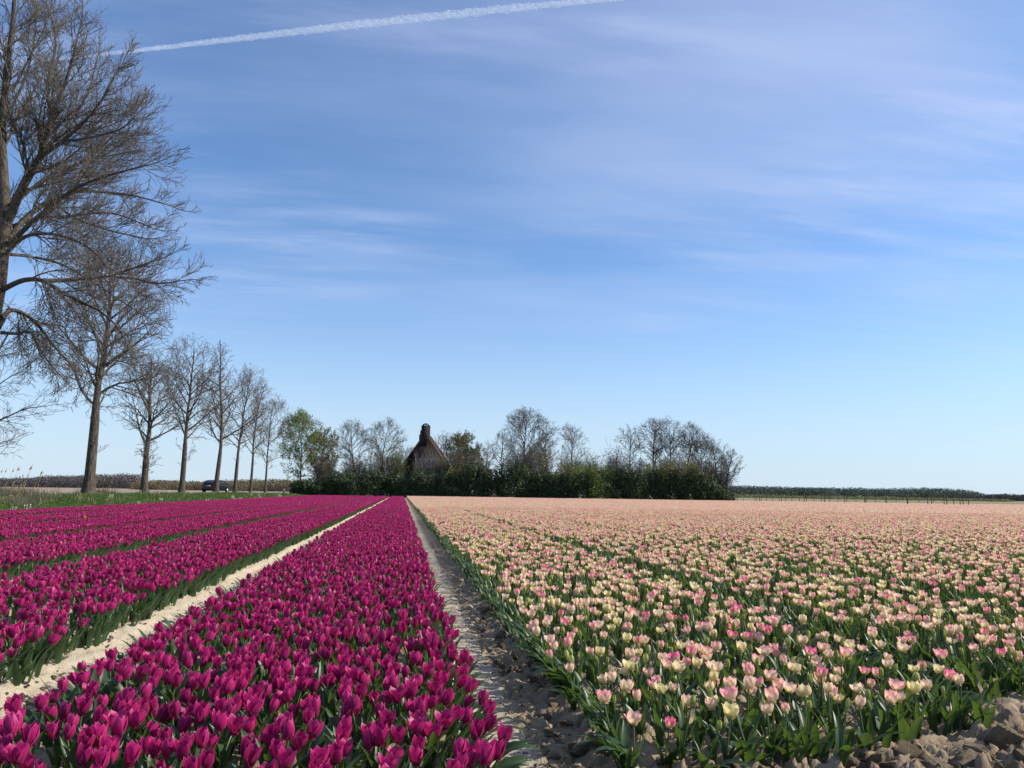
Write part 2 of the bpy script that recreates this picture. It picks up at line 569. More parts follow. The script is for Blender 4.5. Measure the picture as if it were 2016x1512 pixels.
big_clods = [clod_mesh(60 + i, 4) for i in range(6)]
cnt = 0
rc = random.Random(5)


def put_clod(x, y, s):
    global cnt
    o = bpy.data.objects.new('clod', clods[rc.randrange(9)] if s < .03 else big_clods[rc.randrange(6)])
    COL.objects.link(o)
    o.parent = ground
    o.location = (x, y, gz(x, y) + s * 0.22)
    o.rotation_euler = (rc.uniform(-.5, .5), rc.uniform(-.5, .5), rc.uniform(0, 6.3))
    o.scale = (s * rc.uniform(.8, 1.3), s * rc.uniform(.8, 1.3), s * rc.uniform(.7, 1.1))
    cnt += 1


for k in range(560):      # bare strip in front of the pink beds
    x = rc.uniform(0.8, 4.2)
    y = rc.uniform(2.3, 3.42) + max(0, x - 2.3) * 0.42
    put_clod(x, y, rc.choice((0.010, 0.012, 0.015, 0.02, 0.022, 0.03, 0.03, 0.045, 0.06, .08)))
for k in range(300):     # bank left of the pink bed
    y = 2.5 + 6 * rc.random() ** 1.5
    put_clod(rc.uniform(0.66, 0.98), y, rc.choice((0.010, 0.013, 0.016, 0.022, 0.03, .045)))
for k in range(60):      # between the first two pink beds
    put_clod(rc.uniform(2.6, 3.0), rc.uniform(3.3, 5.5), rc.choice((0.02, 0.03, 0.05)))
for k in range(220):      # crumbs on the left path's far edge
    put_clod(rc.uniform(-2.14, -1.82), 2.6 + 8 * rc.random() ** 1.3, rc.choice((0.006, 0.008, 0.010, 0.014, 0.02)))
for k in range(9):
    put_clod(rc.uniform(0.34, 0.66), rc.uniform(2.6, 6), rc.choice((0.01, 0.014)))


M_LITTER = simple_mat('dry_leaf_litter', (.07, .05, .035), (.20, .15, .10), 40, .9)
rgl = np.random.default_rng(91)
LV, LQ = [], []
for k in range(620):
    if k < 430:
        x, y = .60 + rgl.normal() * .07, 2.3 + 9 * rgl.random() ** 1.4
    elif k < 520:
        x, y = -1.85 + rgl.normal() * .12, 2.6 + 8 * rgl.random()
    else:
        x, y = rgl.uniform(.8, 3.6), rgl.uniform(2.4, 3.5)
    L_, W_, a_ = rgl.uniform(.010, .034), rgl.uniform(.003, .009), rgl.uniform(0, 6.28)
    z0 = gz(x, y) + .012
    i0 = len(LV)
    for j in range(4):
        t_ = j / 3 - .5
        lz = z0 + rgl.uniform(0, .014)
        for s_ in (-1, 1):
            ww = W_ * (1 - abs(t_) * 1.2)
            LV.append((x + math.cos(a_) * L_ * 2 * t_ - math.sin(a_) * ww * s_, y + math.sin(a_) * L_ * 2 * t_ + math.cos(a_) * ww * s_, lz + rgl.uniform(0, .006)))
    LQ += [(i0 + 2 * j, i0 + 2 * j + 1, i0 + 2 * j + 3, i0 + 2 * j + 2) for j in range(3)]
lit = link('leaf_litter', mesh_np('leaf_litter', np.array(LV), [np.array(LQ)], [M_LITTER]))
tag(lit, 'small dry brown leaf scraps strewn along both sandy paths', None, None, 'stuff')


# ------------------------------------------------------------------ tulip pieces
def petal(Rr, h, W, opening, close, nu, nv, flare=0.0, crease=0.0, rad=1.0):
    """one cupped petal: grid of (nu+1)*(nv+1), foot at the origin, standing on +x side"""
    V, UV = [], []
    for j in range(nv + 1):
        v = j / nv
        rho = Rr * rad * (1 - (1 - min(v * 1.35, 1.0)) ** 2.3) ** 0.5
        rho *= 1 - close * max(0, v - 0.5) ** 1.5 * 1.6
        rho += Rr * opening * max(0, v - 0.25) ** 1.5 + flare * Rr * max(0, v - 0.8) * 2.4
        wv = W * (math.sin(math.pi * min(0.10 + 0.90 * v, 1.0) ** 0.72)) ** 0.44 if v < 1 else W * 0.14
        z = h * (v ** 0.92) * (1 - 0.25 * opening * v)
        for i in range(nu + 1):
            u = -1 + 2 * i / nu
            cr = max(Rr * 0.55, rho)
            a = u * wv / cr * 0.95
            # wrap on the cup; edges lie a little further in
            x = rho - cr * (1 - math.cos(a)) - crease * wv * (1 - abs(u)) * 0.12
            y = cr * math.sin(a)
            V.append((x, y, z - h * 0.05 * u * u * v))
            UV.append((i / nu, v))
    fs = [(j * (nu + 1) + i, j * (nu + 1) + i + 1, (j + 1) * (nu + 1) + i + 1, (j + 1) * (nu + 1) + i)
          for j in range(nv) for i in range(nu)]
    return np.array(V), np.array(fs), np.array(UV)


def rotz(V, a):
    c, s = math.cos(a), math.sin(a)
    return V @ np.array([[c, s, 0], [-s, c, 0], [0, 0, 1]])


def euler_m(e):
    return np.array(Euler(e).to_matrix())


def leaf_blade(L, W, lean, droop, twist, nu, nv, fold=0.35):
    """lance-shaped tulip leaf rising from the foot, arching over outward along +x"""
    V, UV = [], []
    x = z = 0.0
    ang = math.pi / 2 - lean * 0.35
    for j in range(nv + 1):
        v = j / nv
        wv = W * 0.5 * (math.sin(math.pi * (0.14 + 0.86 * v) ** 0.85) ** 0.75 if v < 1 else 0.03)
        tw = twist * v
        for i in range(nu + 1):
            u = -1 + 2 * i / nu
            up = fold * abs(u) * wv
            lx, ly = -up * math.sin(ang), u * wv
            lz = up * math.cos(ang)
            V.append((x + lx + ly * math.sin(tw) * 0.6, ly * math.cos(tw), z + lz))
            UV.append((i / nu, v))
        ang -= (lean * 0.65 + droop * v * 1.6) / nv
        x += L / nv * math.cos(ang)
        z += L / nv * math.sin(ang)
    fs = [(j * (nu + 1) + i, j * (nu + 1) + i + 1, (j + 1) * (nu + 1) + i + 1, (j + 1) * (nu + 1) + i)
          for j in range(nv) for i in range(nu)]
    V = np.array(V)
    V[:, 2] = np.maximum(V[:, 2], 0.004 + V[:, 0] * 0.0)
    return V, np.array(fs), np.array(UV)


def tube_np(pts, rads, k):
    pts = np.asarray(pts, float)
    n = len(pts)
    d = np.gradient(pts, axis=0)
    d /= np.linalg.norm(d, axis=1)[:, None] + 1e-12
    a = np.cross(d, (0.31, 0.95, 0.02))
    a /= np.linalg.norm(a, axis=1)[:, None] + 1e-12
    b = np.cross(d, a)
    t = np.arange(k) * 2 * math.pi / k
    V = pts[:, None] + np.asarray(rads)[:, None, None] * (a[:, None] * np.cos(t)[None, :, None] + b[:, None] * np.sin(t)[None, :, None])
    i = np.arange(n - 1)[:, None] * k + np.arange(k)[None]
    i2 = np.arange(n - 1)[:, None] * k + (np.arange(k)[None] + 1) % k
    Q = np.stack([i, i2, i2 + k, i + k], -1).reshape(-1, 4)
    return V.reshape(-1, 3), Q


class Acc:
    """gathers pieces of a plant into one mesh with uv, material index and per-plant tint"""
    def __init__(self):
        self.V, self.Q, self.UV, self.MI, self.T, self.n = [], [], [], [], [], 0

    def add(self, V, Q, UV=None, mi=0, tint=0.0):
        self.V.append(V)
        self.Q.append(np.asarray(Q) + self.n)
        self.UV.append(UV if UV is not None else np.zeros((len(V), 2)))
        self.MI.append(np.full(len(Q), mi))
        self.T.append(np.full(len(V), tint))
        self.n += len(V)

    def mesh(self, name, mats, smooth=True):
        return mesh_np(name, np.concatenate(self.V), [np.concatenate(self.Q)], mats, np.concatenate(self.UV),
                       np.concatenate(self.MI), smooth, {'ptint': ('POINT', 'FLOAT', np.concatenate(self.T))})


def one(V, Q, UV, name, mat):
    a = Acc()
    a.add(V, Q, UV)
    return a.mesh(name, [mat])


# flower styles: (radius, height, petal half width, opening, close, flare, crease)
MAG_STYLES = [(0.0275, 0.066, 0.0245, 0.00, 0.24, 0.06, 0.7), (0.028, 0.063, 0.0240, 0.10, 0.08, 0.18, 0.9),
              (0.025, 0.067, 0.0225, -0.02, 0.42, 0.0, 0.5), (0.030, 0.061, 0.0250, 0.24, 0.0, 0.28, 1.0),
              (0.027, 0.069, 0.0235, 0.03, 0.20, 0.10, 0.8)]
PINK_STYLES = [(0.0270, 0.050, 0.0255, 0.06, 0.18, 0.08, 0.4), (0.0285, 0.048, 0.026, 0.18, 0.0, 0.18, 0.5),
               (0.0235, 0.052, 0.022, 0.00, 0.45, 0.0, 0.3), (0.029, 0.046, 0.0265, 0.32, 0.0, 0.22, 0.6)]
BUD_STYLES = [(0.010, 0.050, 0.011, -0.05, 0.85, 0, 0.2), (0.014, 0.048, 0.015, -0.05, 0.8, 0, 0.2)]
MAG_TXT = ['half-open magenta tulip', 'open magenta tulip', 'closed magenta tulip',
           'wide open magenta tulip', 'tall upright magenta tulip']
PINK_TXT = ['half-open pink tulip', 'open pink tulip', 'closed cream tulip',
            'wide open pink tulip', 'slender green tulip bud', 'plump tulip bud']


def style_petals(st, nu, nv):
    Rr, h, W, op, cl_, fl, cr = st
    return (petal(Rr, h, W, op, cl_, nu, nv, fl, cr, 1.0), petal(Rr, h * 1.02, W * 0.95, op * 0.75, cl_, nu, nv, fl * .6, cr, 0.88))


def plant_spec(rng, h_stem, nleaf=3):
    """random but repeatable shape of one plant: stem curve, leaves"""
    bend = rng.uniform(-1, 1, 2) * 0.028
    t = np.linspace(0, 1, 6)
    pts = np.stack([bend[0] * t ** 1.7, bend[1] * t ** 1.7, h_stem * t], 1)
    leaves = []
    a0 = rng.uniform(0, 6.28)
    for k in range(nleaf):
        leaves.append(dict(a=a0 + k * 2.4 + rng.uniform(-.4, .4), L=rng.uniform(0.15, 0.235) * (1 - .06 * k), W=rng.uniform(0.017, 0.040) * (1 - .08 * k),
                           lean=rng.uniform(0.15, 0.8), droop=rng.uniform(-0.2, 0.9) * (1.0 if k == 0 else 0.6),
                           tw=rng.uniform(-1.2, 1.2), z=0.0 if k != 2 else h_stem * 0.25))
    return pts, leaves


def build_plant(acc, rng, st, h_stem, lod, tint, loc=(0, 0, 0), rz=0.0, sc=1.0, tilt=(0, 0), mi=(0, 1, 2)):
    """whole plant into acc; lod 0 near, 1 middle, 2 far"""
    nu, nv, lu, lv, sk = [(4, 6, 2, 8, 5), (2, 3, 1, 4, 3), (1, 2, 1, 2, 3)][lod]
    pts, leaves = plant_spec(rng, h_stem, (5, 4, 2)[lod])
    loc = np.array(loc, float)

    def place(V):
        V = V @ euler_m((tilt[0] * .5, tilt[1] * .5, 0)).T
        return rotz(V * sc, rz) + loc
    if lod < 2:
        pp = pts if lod == 0 else pts[[0, 3, 5]]
        V, Q = tube_np(pp, np.linspace(0.0042, 0.0032, len(pp)), sk)
        acc.add(place(V), Q, None, mi[1], tint)
    po, pi_ = style_petals(st, nu, nv)
    T = euler_m((tilt[0] + rng.uniform(-.12, .12), tilt[1] + rng.uniform(-.12, .12), 0))
    for k in range(6):
        V, Q, UV = po if k % 2 == 0 else pi_
        if lod == 2 and k % 2:
            continue
        if lod == 2:
            V = V * np.array([1, 1.35, 1])
        e = rng.uniform(-0.09, 0.09)
        V = V @ euler_m((rng.uniform(-.05, .05), e, 0)).T
        V = rotz(V, k * math.pi / 3 + rng.uniform(-.08, .08)) @ T.T + pts[-1]
        acc.add(place(V), Q, UV, mi[0], tint)
    for lf_ in leaves:
        V, Q, UV = leaf_blade(lf_['L'], lf_['W'] * (1.5 if lod == 2 else 1), lf_['lean'], lf_['droop'], lf_['tw'], lu, lv)
        V = rotz(V, lf_['a']) + np.array([0, 0, lf_['z']])
        acc.add(place(V), Q, UV, mi[2], tint)


H_MAG, H_PINK = 0.150, 0.205

# sources for the scattered plants (kept out of the scene, used only through the scatter)
def src(meshes, name):
    c = bpy.data.collections.new(name)
    for i, me in enumerate(meshes):
        o = bpy.data.objects.new('%s_%02d' % (name, i), me)
        c.objects.link(o)
    return c


mag_src, pink_src = [], []
rg = np.random.default_rng(11)
for k in range(16):
    a = Acc()
    build_plant(a, rg, MAG_STYLES[k % 5], H_MAG * rg.uniform(.86, 1.14), 0, 0.0, tilt=rg.uniform(-.2, .2, 2))
    mag_src.append(a.mesh('tulip', [M_MAG, M_STEM, M_LEAF]))
for k in range(8):
    a = Acc()
    build_plant(a, rg, PINK_STYLES[k % 4], H_PINK * rg.uniform(.92, 1.08), 0, 0.0, tilt=rg.uniform(-.13, .13, 2))
    pink_src.append(a.mesh('tulip', [M_PINK, M_STEM, M_LEAF]))
for k in range(4):
    a = Acc()
    build_plant(a, rg, BUD_STYLES[k % 2], H_PINK * rg.uniform(.75, 1.0), 0, 0.0, tilt=rg.uniform(-.1, .1, 2))
    pink_src.append(a.mesh('tulip', [M_BUD, M_STEM, M_LEAF]))
SK = []
for k in range(4):
    a = Acc()
    for q_ in range(4):
        V, Q, UV = leaf_blade(rg.uniform(.15, .27), rg.uniform(.026, .052), rg.uniform(.35, 1.2), rg.uniform(-.1, 1.0), rg.uniform(-1.3, 1.3), 2, 7)
        a.add(rotz(V, rg.uniform(-1.3, 1.3)) + np.array([rg.uniform(-.06, .02), rg.uniform(-.06, .06), 0]), Q, UV, 0, rg.random())
    SK.append(a.mesh('leaf_skirt', [M_LEAF]))
mag_src += SK
pink_src += SK
N_MAG1, N_PINK1 = len(mag_src), len(pink_src)


def patch(kind, lod, width, length, seed):
    """a length of bed, used from the middle distance on"""
    rg = np.random.default_rng(seed)
    a = Acc()
    sp = 0.118
    xs = np.arange(-width / 2 + 0.03, width / 2 - 0.02, sp)
    ys = np.arange(0, length, sp)
    for x in xs:
        for y in ys:
            if rg.random() < (0.06 if kind == 'm' else 0.10):
                continue
            xx, yy = x + rg.uniform(-.05, .05), y + rg.uniform(-.055, .055)
            hs = rg.uniform(.86, 1.12)
            if kind == 'm':
                build_plant(a, rg, MAG_STYLES[rg.integers(5)], H_MAG * hs, lod, rg.random(), (xx, yy, 0), rg.uniform(0, 6.3), rg.uniform(.85, 1.12),
                            rg.uniform(-.2, .2, 2))
            else:
                bud = rg.random() < (0.26 if lod == 1 else 0.10)
                build_plant(a, rg, BUD_STYLES[rg.integers(2)] if bud else PINK_STYLES[rg.integers(4)], H_PINK * hs * (.9 if bud else 1), lod,
                            rg.random(), (xx, yy, 0), rg.uniform(0, 6.3), rg.uniform(.85, 1.1), rg.uniform(-.18, .18, 2),
                            (3 if bud else 0, 1, 2))
    return a.mesh('tulip_patch', [M_MAG if kind == 'm' else M_PINK, M_STEM, M_LEAF, M_BUD], smooth=False)


PL = 2.0
for k in range(3):
    mag_src.append(patch('m', 1, 1.84, PL, 100 + k))
    pink_src.append(patch('p', 1, 2.0, PL, 120 + k))
for k in range(3):
    mag_src.append(patch('m', 2, 1.84, PL * 2, 140 + k))
    pink_src.append(patch('p', 2, 2.1, PL * 2, 160 + k))


def scatter(name, pos, rot, scl, idx, tint, coll, label, cat=None, kind='stuff'):
    me = mesh_np_points(name, pos, rot, scl, idx, tint)
    o = link(name, me)
    g = bpy.data.node_groups.new(name, 'GeometryNodeTree')
    g.interface.new_socket('Geometry', in_out='INPUT', socket_type='NodeSocketGeometry')
    g.interface.new_socket('Geometry', in_out='OUTPUT', socket_type='NodeSocketGeometry')
    n, l = g.nodes, g.links
    gi, go = n.new('NodeGroupInput'), n.new('NodeGroupOutput')
    ci = n.new('GeometryNodeCollectionInfo')
    ci.inputs[0].default_value = coll
    ci.inputs['Separate Children'].default_value = True
    ci.inputs['Reset Children'].default_value = True
    ip = n.new('GeometryNodeInstanceOnPoints')
    ip.inputs['Pick Instance'].default_value = True

    def attr(nm, typ):
        a = n.new('GeometryNodeInputNamedAttribute')
        a.data_type = typ
        a.inputs[0].default_value = nm
        return a.outputs[0]
    l.new(gi.outputs[0], ip.inputs['Points'])
    l.new(ci.outputs[0], ip.inputs['Instance'])
    l.new(attr('idx', 'INT'), ip.inputs['Instance Index'])
    l.new(attr('rot', 'FLOAT_VECTOR'), ip.inputs['Rotation'])
    l.new(attr('scl', 'FLOAT_VECTOR'), ip.inputs['Scale'])
    l.new(ip.outputs[0], go.inputs[0])
    md = o.modifiers.new('scatter', 'NODES')
    md.node_group = g
    tag(o, label, cat, None, kind)
    return o


def mesh_np_points(name, pos, rot, scl, idx, tint):
    me = bpy.data.meshes.new(name)
    me.vertices.add(len(pos))
    me.vertices.foreach_set('co', np.asarray(pos, np.float32).ravel())
    for k, typ, arr in (('rot', 'FLOAT_VECTOR', rot), ('scl', 'FLOAT_VECTOR', scl), ('idx', 'INT', idx), ('tint', 'FLOAT', tint)):
        a = me.attributes.new(k, typ, 'POINT')
        a.data.foreach_set('vector' if typ == 'FLOAT_VECTOR' else 'value', np.asarray(arr, np.int32 if typ == 'INT' else np.float32).ravel())
    return me


# ------------------------------------------------------------------ near tulips: positions
NEAR_END = 17.0


def near_positions(beds, starts, sp, seed, gap):
    rg = np.random.default_rng(seed)
    out_ = []
    for i, (a, b) in enumerate(beds):
        if a > 22 or b < -16:
            continue
        x = np.arange(a + 0.02, b, sp)
        y = np.arange(starts[i], NEAR_END, sp)
        A, B = np.meshgrid(x, y, indexing='ij')
        A = A.ravel() + rg.uniform(-.048, .048, A.size)
        B = B.ravel() + rg.uniform(-.052, .052, B.size)
        if a > 0:
            B = B + np.maximum(0, A - 1.7) * .45 * (i == 0) + rg.uniform(0, .12, B.size)
        thin = fbm(A * 3.1 + 7, B * 2.3, 3, .6)
        keep = rg.random(A.size) > gap * (0.35 + 3.6 * sstep(thin, .48, .68))
        out_.append(np.stack([A, B, np.full(A.size, i)], 1)[keep])
    return np.concatenate(out_)


EXTRA_M = np.array([[-1.66, 4.92, 0], [-1.62, 3.05, 0], [0.40, 4.95, 0]])
pm = near_positions(MAG_BEDS, [1.55] * 6, 0.104, 21, 0.08)
pm = np.concatenate([EXTRA_M, pm])
pp_ = near_positions(PINK_BEDS, [pink_start(i) for i in range(len(PINK_BEDS))], 0.118, 22, 0.13)


def in_view(P3, margin=60):
    u, v, d = project(P3)
    return (u > -margin) & (u < 2016 + margin) & (v < 1512 + margin * 1.5) & (d > 0.2), d


def near_plants(kind, pts, seed):
    rg = np.random.default_rng(seed)
    n = len(pts)
    z = ground_z(pts[:, 0], pts[:, 1]) - 0.004
    top = np.stack([pts[:, 0], pts[:, 1], z + 0.2], 1)
    vis, d = in_view(top, 90)
    strict, _ = in_view(np.stack([pts[:, 0], pts[:, 1], z + 0.19], 1), 0)
    order = np.argsort(np.where(strict, d, 1e9))
    pick = np.zeros(n, bool)
    pick[order[:300]] = True
    pick &= strict
    ok = (vis | (d < 6)) & (pts[:, 1] > 1.2)
    return z, pick, ok & ~pick, d


def spun(tx, ty, rz):
    """euler angles of a turn rz about the stem followed by a lean tx, ty"""
    c, s = np.cos(rz), np.sin(rz)
    cx, sx, cy, sy = np.cos(tx), np.sin(tx), np.cos(ty), np.sin(ty)
    # M = Ry @ Rx @ Rz
    m00, m10, m20 = cy * c + sy * sx * s, cx * s, -sy * c + cy * sx * s
    m21, m22 = sy * s + cy * sx * c, cy * cx
    return np.stack([np.arctan2(m21, m22), -np.arcsin(np.clip(m20, -1, 1)), np.arctan2(m10, m00)], 1)


def bed_words(kind, x, y, bed):
    beds = MAG_BEDS if kind == 'm' else PINK_BEDS
    a, b = beds[int(bed)]
    f = (x - a) / (b - a)
    u, v, d = project(np.array([[x, y, .25]]))
    row = 'nearest' if v[0] > 1440 else 'second nearest' if v[0] > 1370 else 'third nearest' if v[0] > 1310 else 'further'
    side = 'left edge' if f < .12 else 'left part' if f < .37 else 'middle' if f < .63 else 'right part' if f < .88 else 'right edge'
    nm = ('middle magenta bed' if bed == 0 else 'left magenta bed') if kind == 'm' else ('first pink bed' if bed == 0 else 'second pink bed')
    return '%s rows, %s of the %s' % (row, side, nm)


# shared meshes of the individually built plants
def piece_lib(styles, seed, hs, nvar):
    rg = np.random.default_rng(seed)
    lib = []
    for st in styles:
        po, pi_ = style_petals(st, 4, 6)
        lib.append(dict(outer=one(*po, 'petal', None), inner=one(*pi_, 'petal', None), st=st))
    return lib


def petal_lib(styles, mat):
    lib = []
    for st in styles:
        po, pi_ = style_petals(st, 4, 6)
        core = MB()
        core.tube((0, 0, -0.001), (0, 0, st[1] * 0.30), 0.0042, 0.0030, 5)
        for k in range(3):
            a_ = k * 2.094
            core.tube((0.004 * math.cos(a_), 0.004 * math.sin(a_), 0.004), (0.009 * math.cos(a_), 0.009 * math.sin(a_), st[1] * 0.26), 0.0012, 0.0018, 3)
        lib.append((one(*po, 'petal', mat), one(*pi_, 'petal', mat), core.mesh('flower', M_STAMEN)))
    return lib


LIB_M = petal_lib(MAG_STYLES, M_MAG)
LIB_P = petal_lib(PINK_STYLES, M_PINK) + petal_lib(BUD_STYLES, M_BUD)
rl = np.random.default_rng(55)
STEMS = {}
for key, hh in (('m', H_MAG), ('p', H_PINK)):
    STEMS[key] = []
    for k in range(8):
        h_ = hh * rl.uniform(.82, 1.16)
        bend = rl.uniform(-1, 1, 2) * 0.03
        t = np.linspace(0, 1, 6)
        pts = np.stack([bend[0] * t ** 1.7, bend[1] * t ** 1.7, h_ * t], 1)
        V, Q = tube_np(pts, np.linspace(0.0043, 0.0033, 6), 6)
        STEMS[key].append((one(V, Q, None, 'stem', M_STEM), Vector(pts[-1])))
LEAVES = []
for k in range(14):
    V, Q, UV = leaf_blade(rl.uniform(.15, .235), rl.uniform(.020, .044), rl.uniform(.15, .8), rl.uniform(-.1, .95), rl.uniform(-1.2, 1.2), 4, 9)
    LEAVES.append(one(V, Q, UV, 'leaf', M_LEAF))
SPRAWL = []
for k in range(6):
    V, Q, UV = leaf_blade(rl.uniform(.20, .27), rl.uniform(.038, .056), rl.uniform(.9, 1.25), rl.uniform(.5, 1.1), rl.uniform(-.8, .8), 4, 9)
    SPRAWL.append(one(V, Q, UV, 'leaf', M_LEAF))

ro = random.Random(77)


def obj_fast(name, data, parent, loc, rot, scl=1.0, tint=0.0):
    o = bpy.data.objects.new(name, data)
    COL.objects.link(o)
    o.parent = parent
    o.location = loc
    o.rotation_euler = rot
    if scl != 1.0:
        o.scale = (scl, scl, scl)
    o['tint'] = tint
    return o


def individual(kind, x, y, z, bed, label=None, petal_mat=None, name=None):
    lib = LIB_M if kind == 'm' else LIB_P
    if kind == 'm':
        v = ro.randrange(len(lib))
    else:
        v = ro.choice((0, 0, 1, 1, 2, 3, 4, 4, 5)) if y > 3.6 else ro.choice((0, 0, 1, 2, 3, 4, 5))
    tint = ro.random()
    txt = MAG_TXT[v] if kind == 'm' else PINK_TXT[v]
    root = bpy.data.objects.new(name or ('magenta_tulip' if kind == 'm' else 'pink_tulip'), None)
    root.empty_display_size = 0.05
    COL.objects.link(root)
    root.location = (x, y, z)
    rz = ro.uniform(0, 6.28)
    tx, ty = ro.gauss(0, .10), ro.gauss(0, .10)
    s = ro.uniform(.88, 1.14)
    beds = (MAG_BEDS if kind == 'm' else PINK_BEDS)[int(bed)]
    edge = 0
    if x < beds[0] + 0.12:
        edge, ty = -1, ty - 0.12
    if x > beds[1] - 0.12:
        edge, ty = 1, ty + 0.12
    root.rotation_euler = (tx, ty + (.07 if kind == 'm' else .02), 0)
    root.scale = (s, s, s)
    tyf = ty + (.07 if kind == 'm' else .02)
    if tyf > .16:
        txt += ' leaning right'
    elif tyf < -.06:
        txt += ' leaning left'
    tag(root, label or '%s, %s' % (txt, bed_words(kind, x, y, bed)), 'tulip',
        'magenta tulips in the near beds' if kind == 'm' else 'pink tulips and buds in the near beds')
    stem, tip = STEMS[kind][ro.randrange(8)]
    so = obj_fast('stem', stem, root, (0, 0, 0), (0, 0, rz), 1.0, tint)
    tip = Matrix.Rotation(rz, 3, 'Z') @ tip
    po, pi_, core = lib[v]
    fl = obj_fast('flower', core, root, tip, (ro.uniform(-.15, .15), ro.uniform(-.15, .15), rz), ro.uniform(.9, 1.1), tint)
    for k in range(6):
        obj_fast('petal', po if k % 2 == 0 else pi_, fl, (0, 0, 0), (ro.uniform(-.05, .05), ro.uniform(-.09, .09), k * math.pi / 3 + ro.uniform(-.08, .08)), 1.0, tint)
    nl_ = 4
    for k in range(nl_):
        a_ = rz + 1.0 + k * 2.3 + ro.uniform(-.4, .4)
        lm = LEAVES[ro.randrange(14)]
        if edge and k < 2:
            a_ = (0 if edge > 0 else math.pi) + ro.uniform(-.8, .8)
            lm = SPRAWL[ro.randrange(6)]
        elif kind == 'p' and bed == 0 and y < 3.5 and k < 2:
            a_ = -math.pi / 2 + ro.uniform(-1.1, 1.1)
            lm = SPRAWL[ro.randrange(6)]
        obj_fast('leaf', lm, root, (0, 0, 0), (0, 0, a_), ro.uniform(.85, 1.1), ro.random())
    return root


def field(kind, pts, beds, srcs, n1, seed, coll, name, label):
    rg = np.random.default_rng(seed)
    z, pick, rest, d = near_plants(kind, pts, seed)
    # individuals
    for j in np.nonzero(pick)[0]:
        lab = None
        if kind == 'm' and j == 0:
            lab = 'lone magenta tulip standing out on the sand of the left path'
        if kind == 'm' and j == 1:
            lab = 'tall magenta tulip leaning over the sand beside the near left corner of its bed'
        if kind == 'm' and j == 2:
            lab = 'single magenta tulip sticking out over the right-hand path'
        individual(kind, pts[j, 0], pts[j, 1], z[j], pts[j, 2], lab)
    j = np.nonzero(rest)[0]
    n = len(j)
    pos = [np.stack([pts[j, 0], pts[j, 1], z[j]], 1)]
    rot = [spun(rg.uniform(-.1, .1, n), rg.uniform(-.1, .1, n) + (.09 if kind == 'm' else .03), rg.uniform(0, 6.28, n))]
    s = rg.uniform(.86, 1.14, n)
    scl = [np.stack([s, s, s * rg.uniform(.95, 1.08, n)], 1)]
    if kind == 'm':
        ix = rg.integers(0, n1 - 4, n)
    else:
        bud = rg.random(n) < 0.38
        ix = np.where(bud, 8 + rg.integers(0, 4, n), rg.integers(0, 8, n))
    idx = [ix]
    tint = [rg.random(n)]
    # leaves spilling off the bed edges
    for i, (a, b) in enumerate(beds):
        if a > 20:
            continue
        y0 = 1.6 if kind == 'm' else pink_start(i)
        for xe, an in ((a, math.pi), (b, 0.0)):
            ys = np.arange(y0 + (.45 if (kind == 'p' and i == 0 and an == 0) else 0), 34.0, .085 if an == 0 else .10)
            ys = ys[rg.random(len(ys)) > .25 * (vnoise(ys * 3 + i, ys * 0 + 3) > .5)]
            m = len(ys)
            xs = xe + rg.uniform(-.075, .035, m) + (-.02 if an == 0 else .02)
            u, v, dd = project(np.stack([xs, ys, np.full(m, .1)], 1))
            kp = (u > -80) & (u < 2100) & (v < 1640)
            xs, ys = xs[kp], ys[kp]
            m = len(xs)
            pos.append(np.stack([xs, ys, ground_z(xs, ys) - .004], 1))
            rot.append(np.stack([np.zeros(m), np.zeros(m), an + rg.uniform(-.5, .5, m)], 1))
            q_ = rg.uniform(.75, 1.1, m)
            scl.append(np.stack([q_, q_, q_], 1))
            idx.append(n1 - 4 + rg.integers(0, 4, m))
            tint.append(rg.random(m))
        if kind == 'p':
            xs = np.arange(a, b, .16)
            m = len(xs)
            pos.append(np.stack([xs, np.full(m, y0 + .06) + rg.uniform(-.08, .08, m) + np.maximum(0, xs - 1.7) * .45 * (i == 0), np.full(m, .05)], 1))
            rot.append(np.stack([np.zeros(m), np.zeros(m), -math.pi / 2 + rg.uniform(-.7, .7, m)], 1))
            scl.append(np.full((m, 3), .9))
            idx.append(n1 - 4 + rg.integers(0, 4, m))
            tint.append(rg.random(m))
    # now the patches
    P_, R_, I_ = [], [], []
    for i, (a, b) in enumerate(beds):
        xm = (a + b) / 2
        y = NEAR_END
        while y < Y_END:
            far = y > 46
            L = PL * 2 if far else PL
            u, v, dd = project(np.array([[xm, y + L / 2, 0.2]]))
            if -160 < u[0] < 2180:
                P_.append((xm + rg.uniform(-.03, .03), y, float(ground_z(np.array([xm]), np.array([y]))[0]) - 0.004))
                R_.append(0.0)
                I_.append(n1 + (3 if far else 0) + rg.integers(3))
            y += L
    m = len(P_)
    if m:
        pos.append(np.array(P_))
        rot.append(np.zeros((m, 3)))
        sc_ = np.ones((m, 3))
        flip = rg.random(m) < .5
        sc_[flip, 0] = -1
        sc_[:, 2] *= rg.uniform(.96, 1.05, m)
        scl.append(sc_)
        idx.append(np.array(I_))
        tint.append(rg.random(m))
    return scatter(name, np.concatenate(pos), np.concatenate(rot), np.concatenate(scl), np.concatenate(idx), np.concatenate(tint), coll, label)


field('m', pm, MAG_BEDS, mag_src, N_MAG1, 31, src(mag_src, 'magenta'), 'magenta_tulip_field',
      'dense deep magenta tulips filling the beds on the left back to the hedge')
field('p', pp_, PINK_BEDS, pink_src, N_PINK1, 32, src(pink_src, 'pink'), 'pink_tulip_field',
      'pale pink and cream tulips filling the wide field on the right back to the hedge')

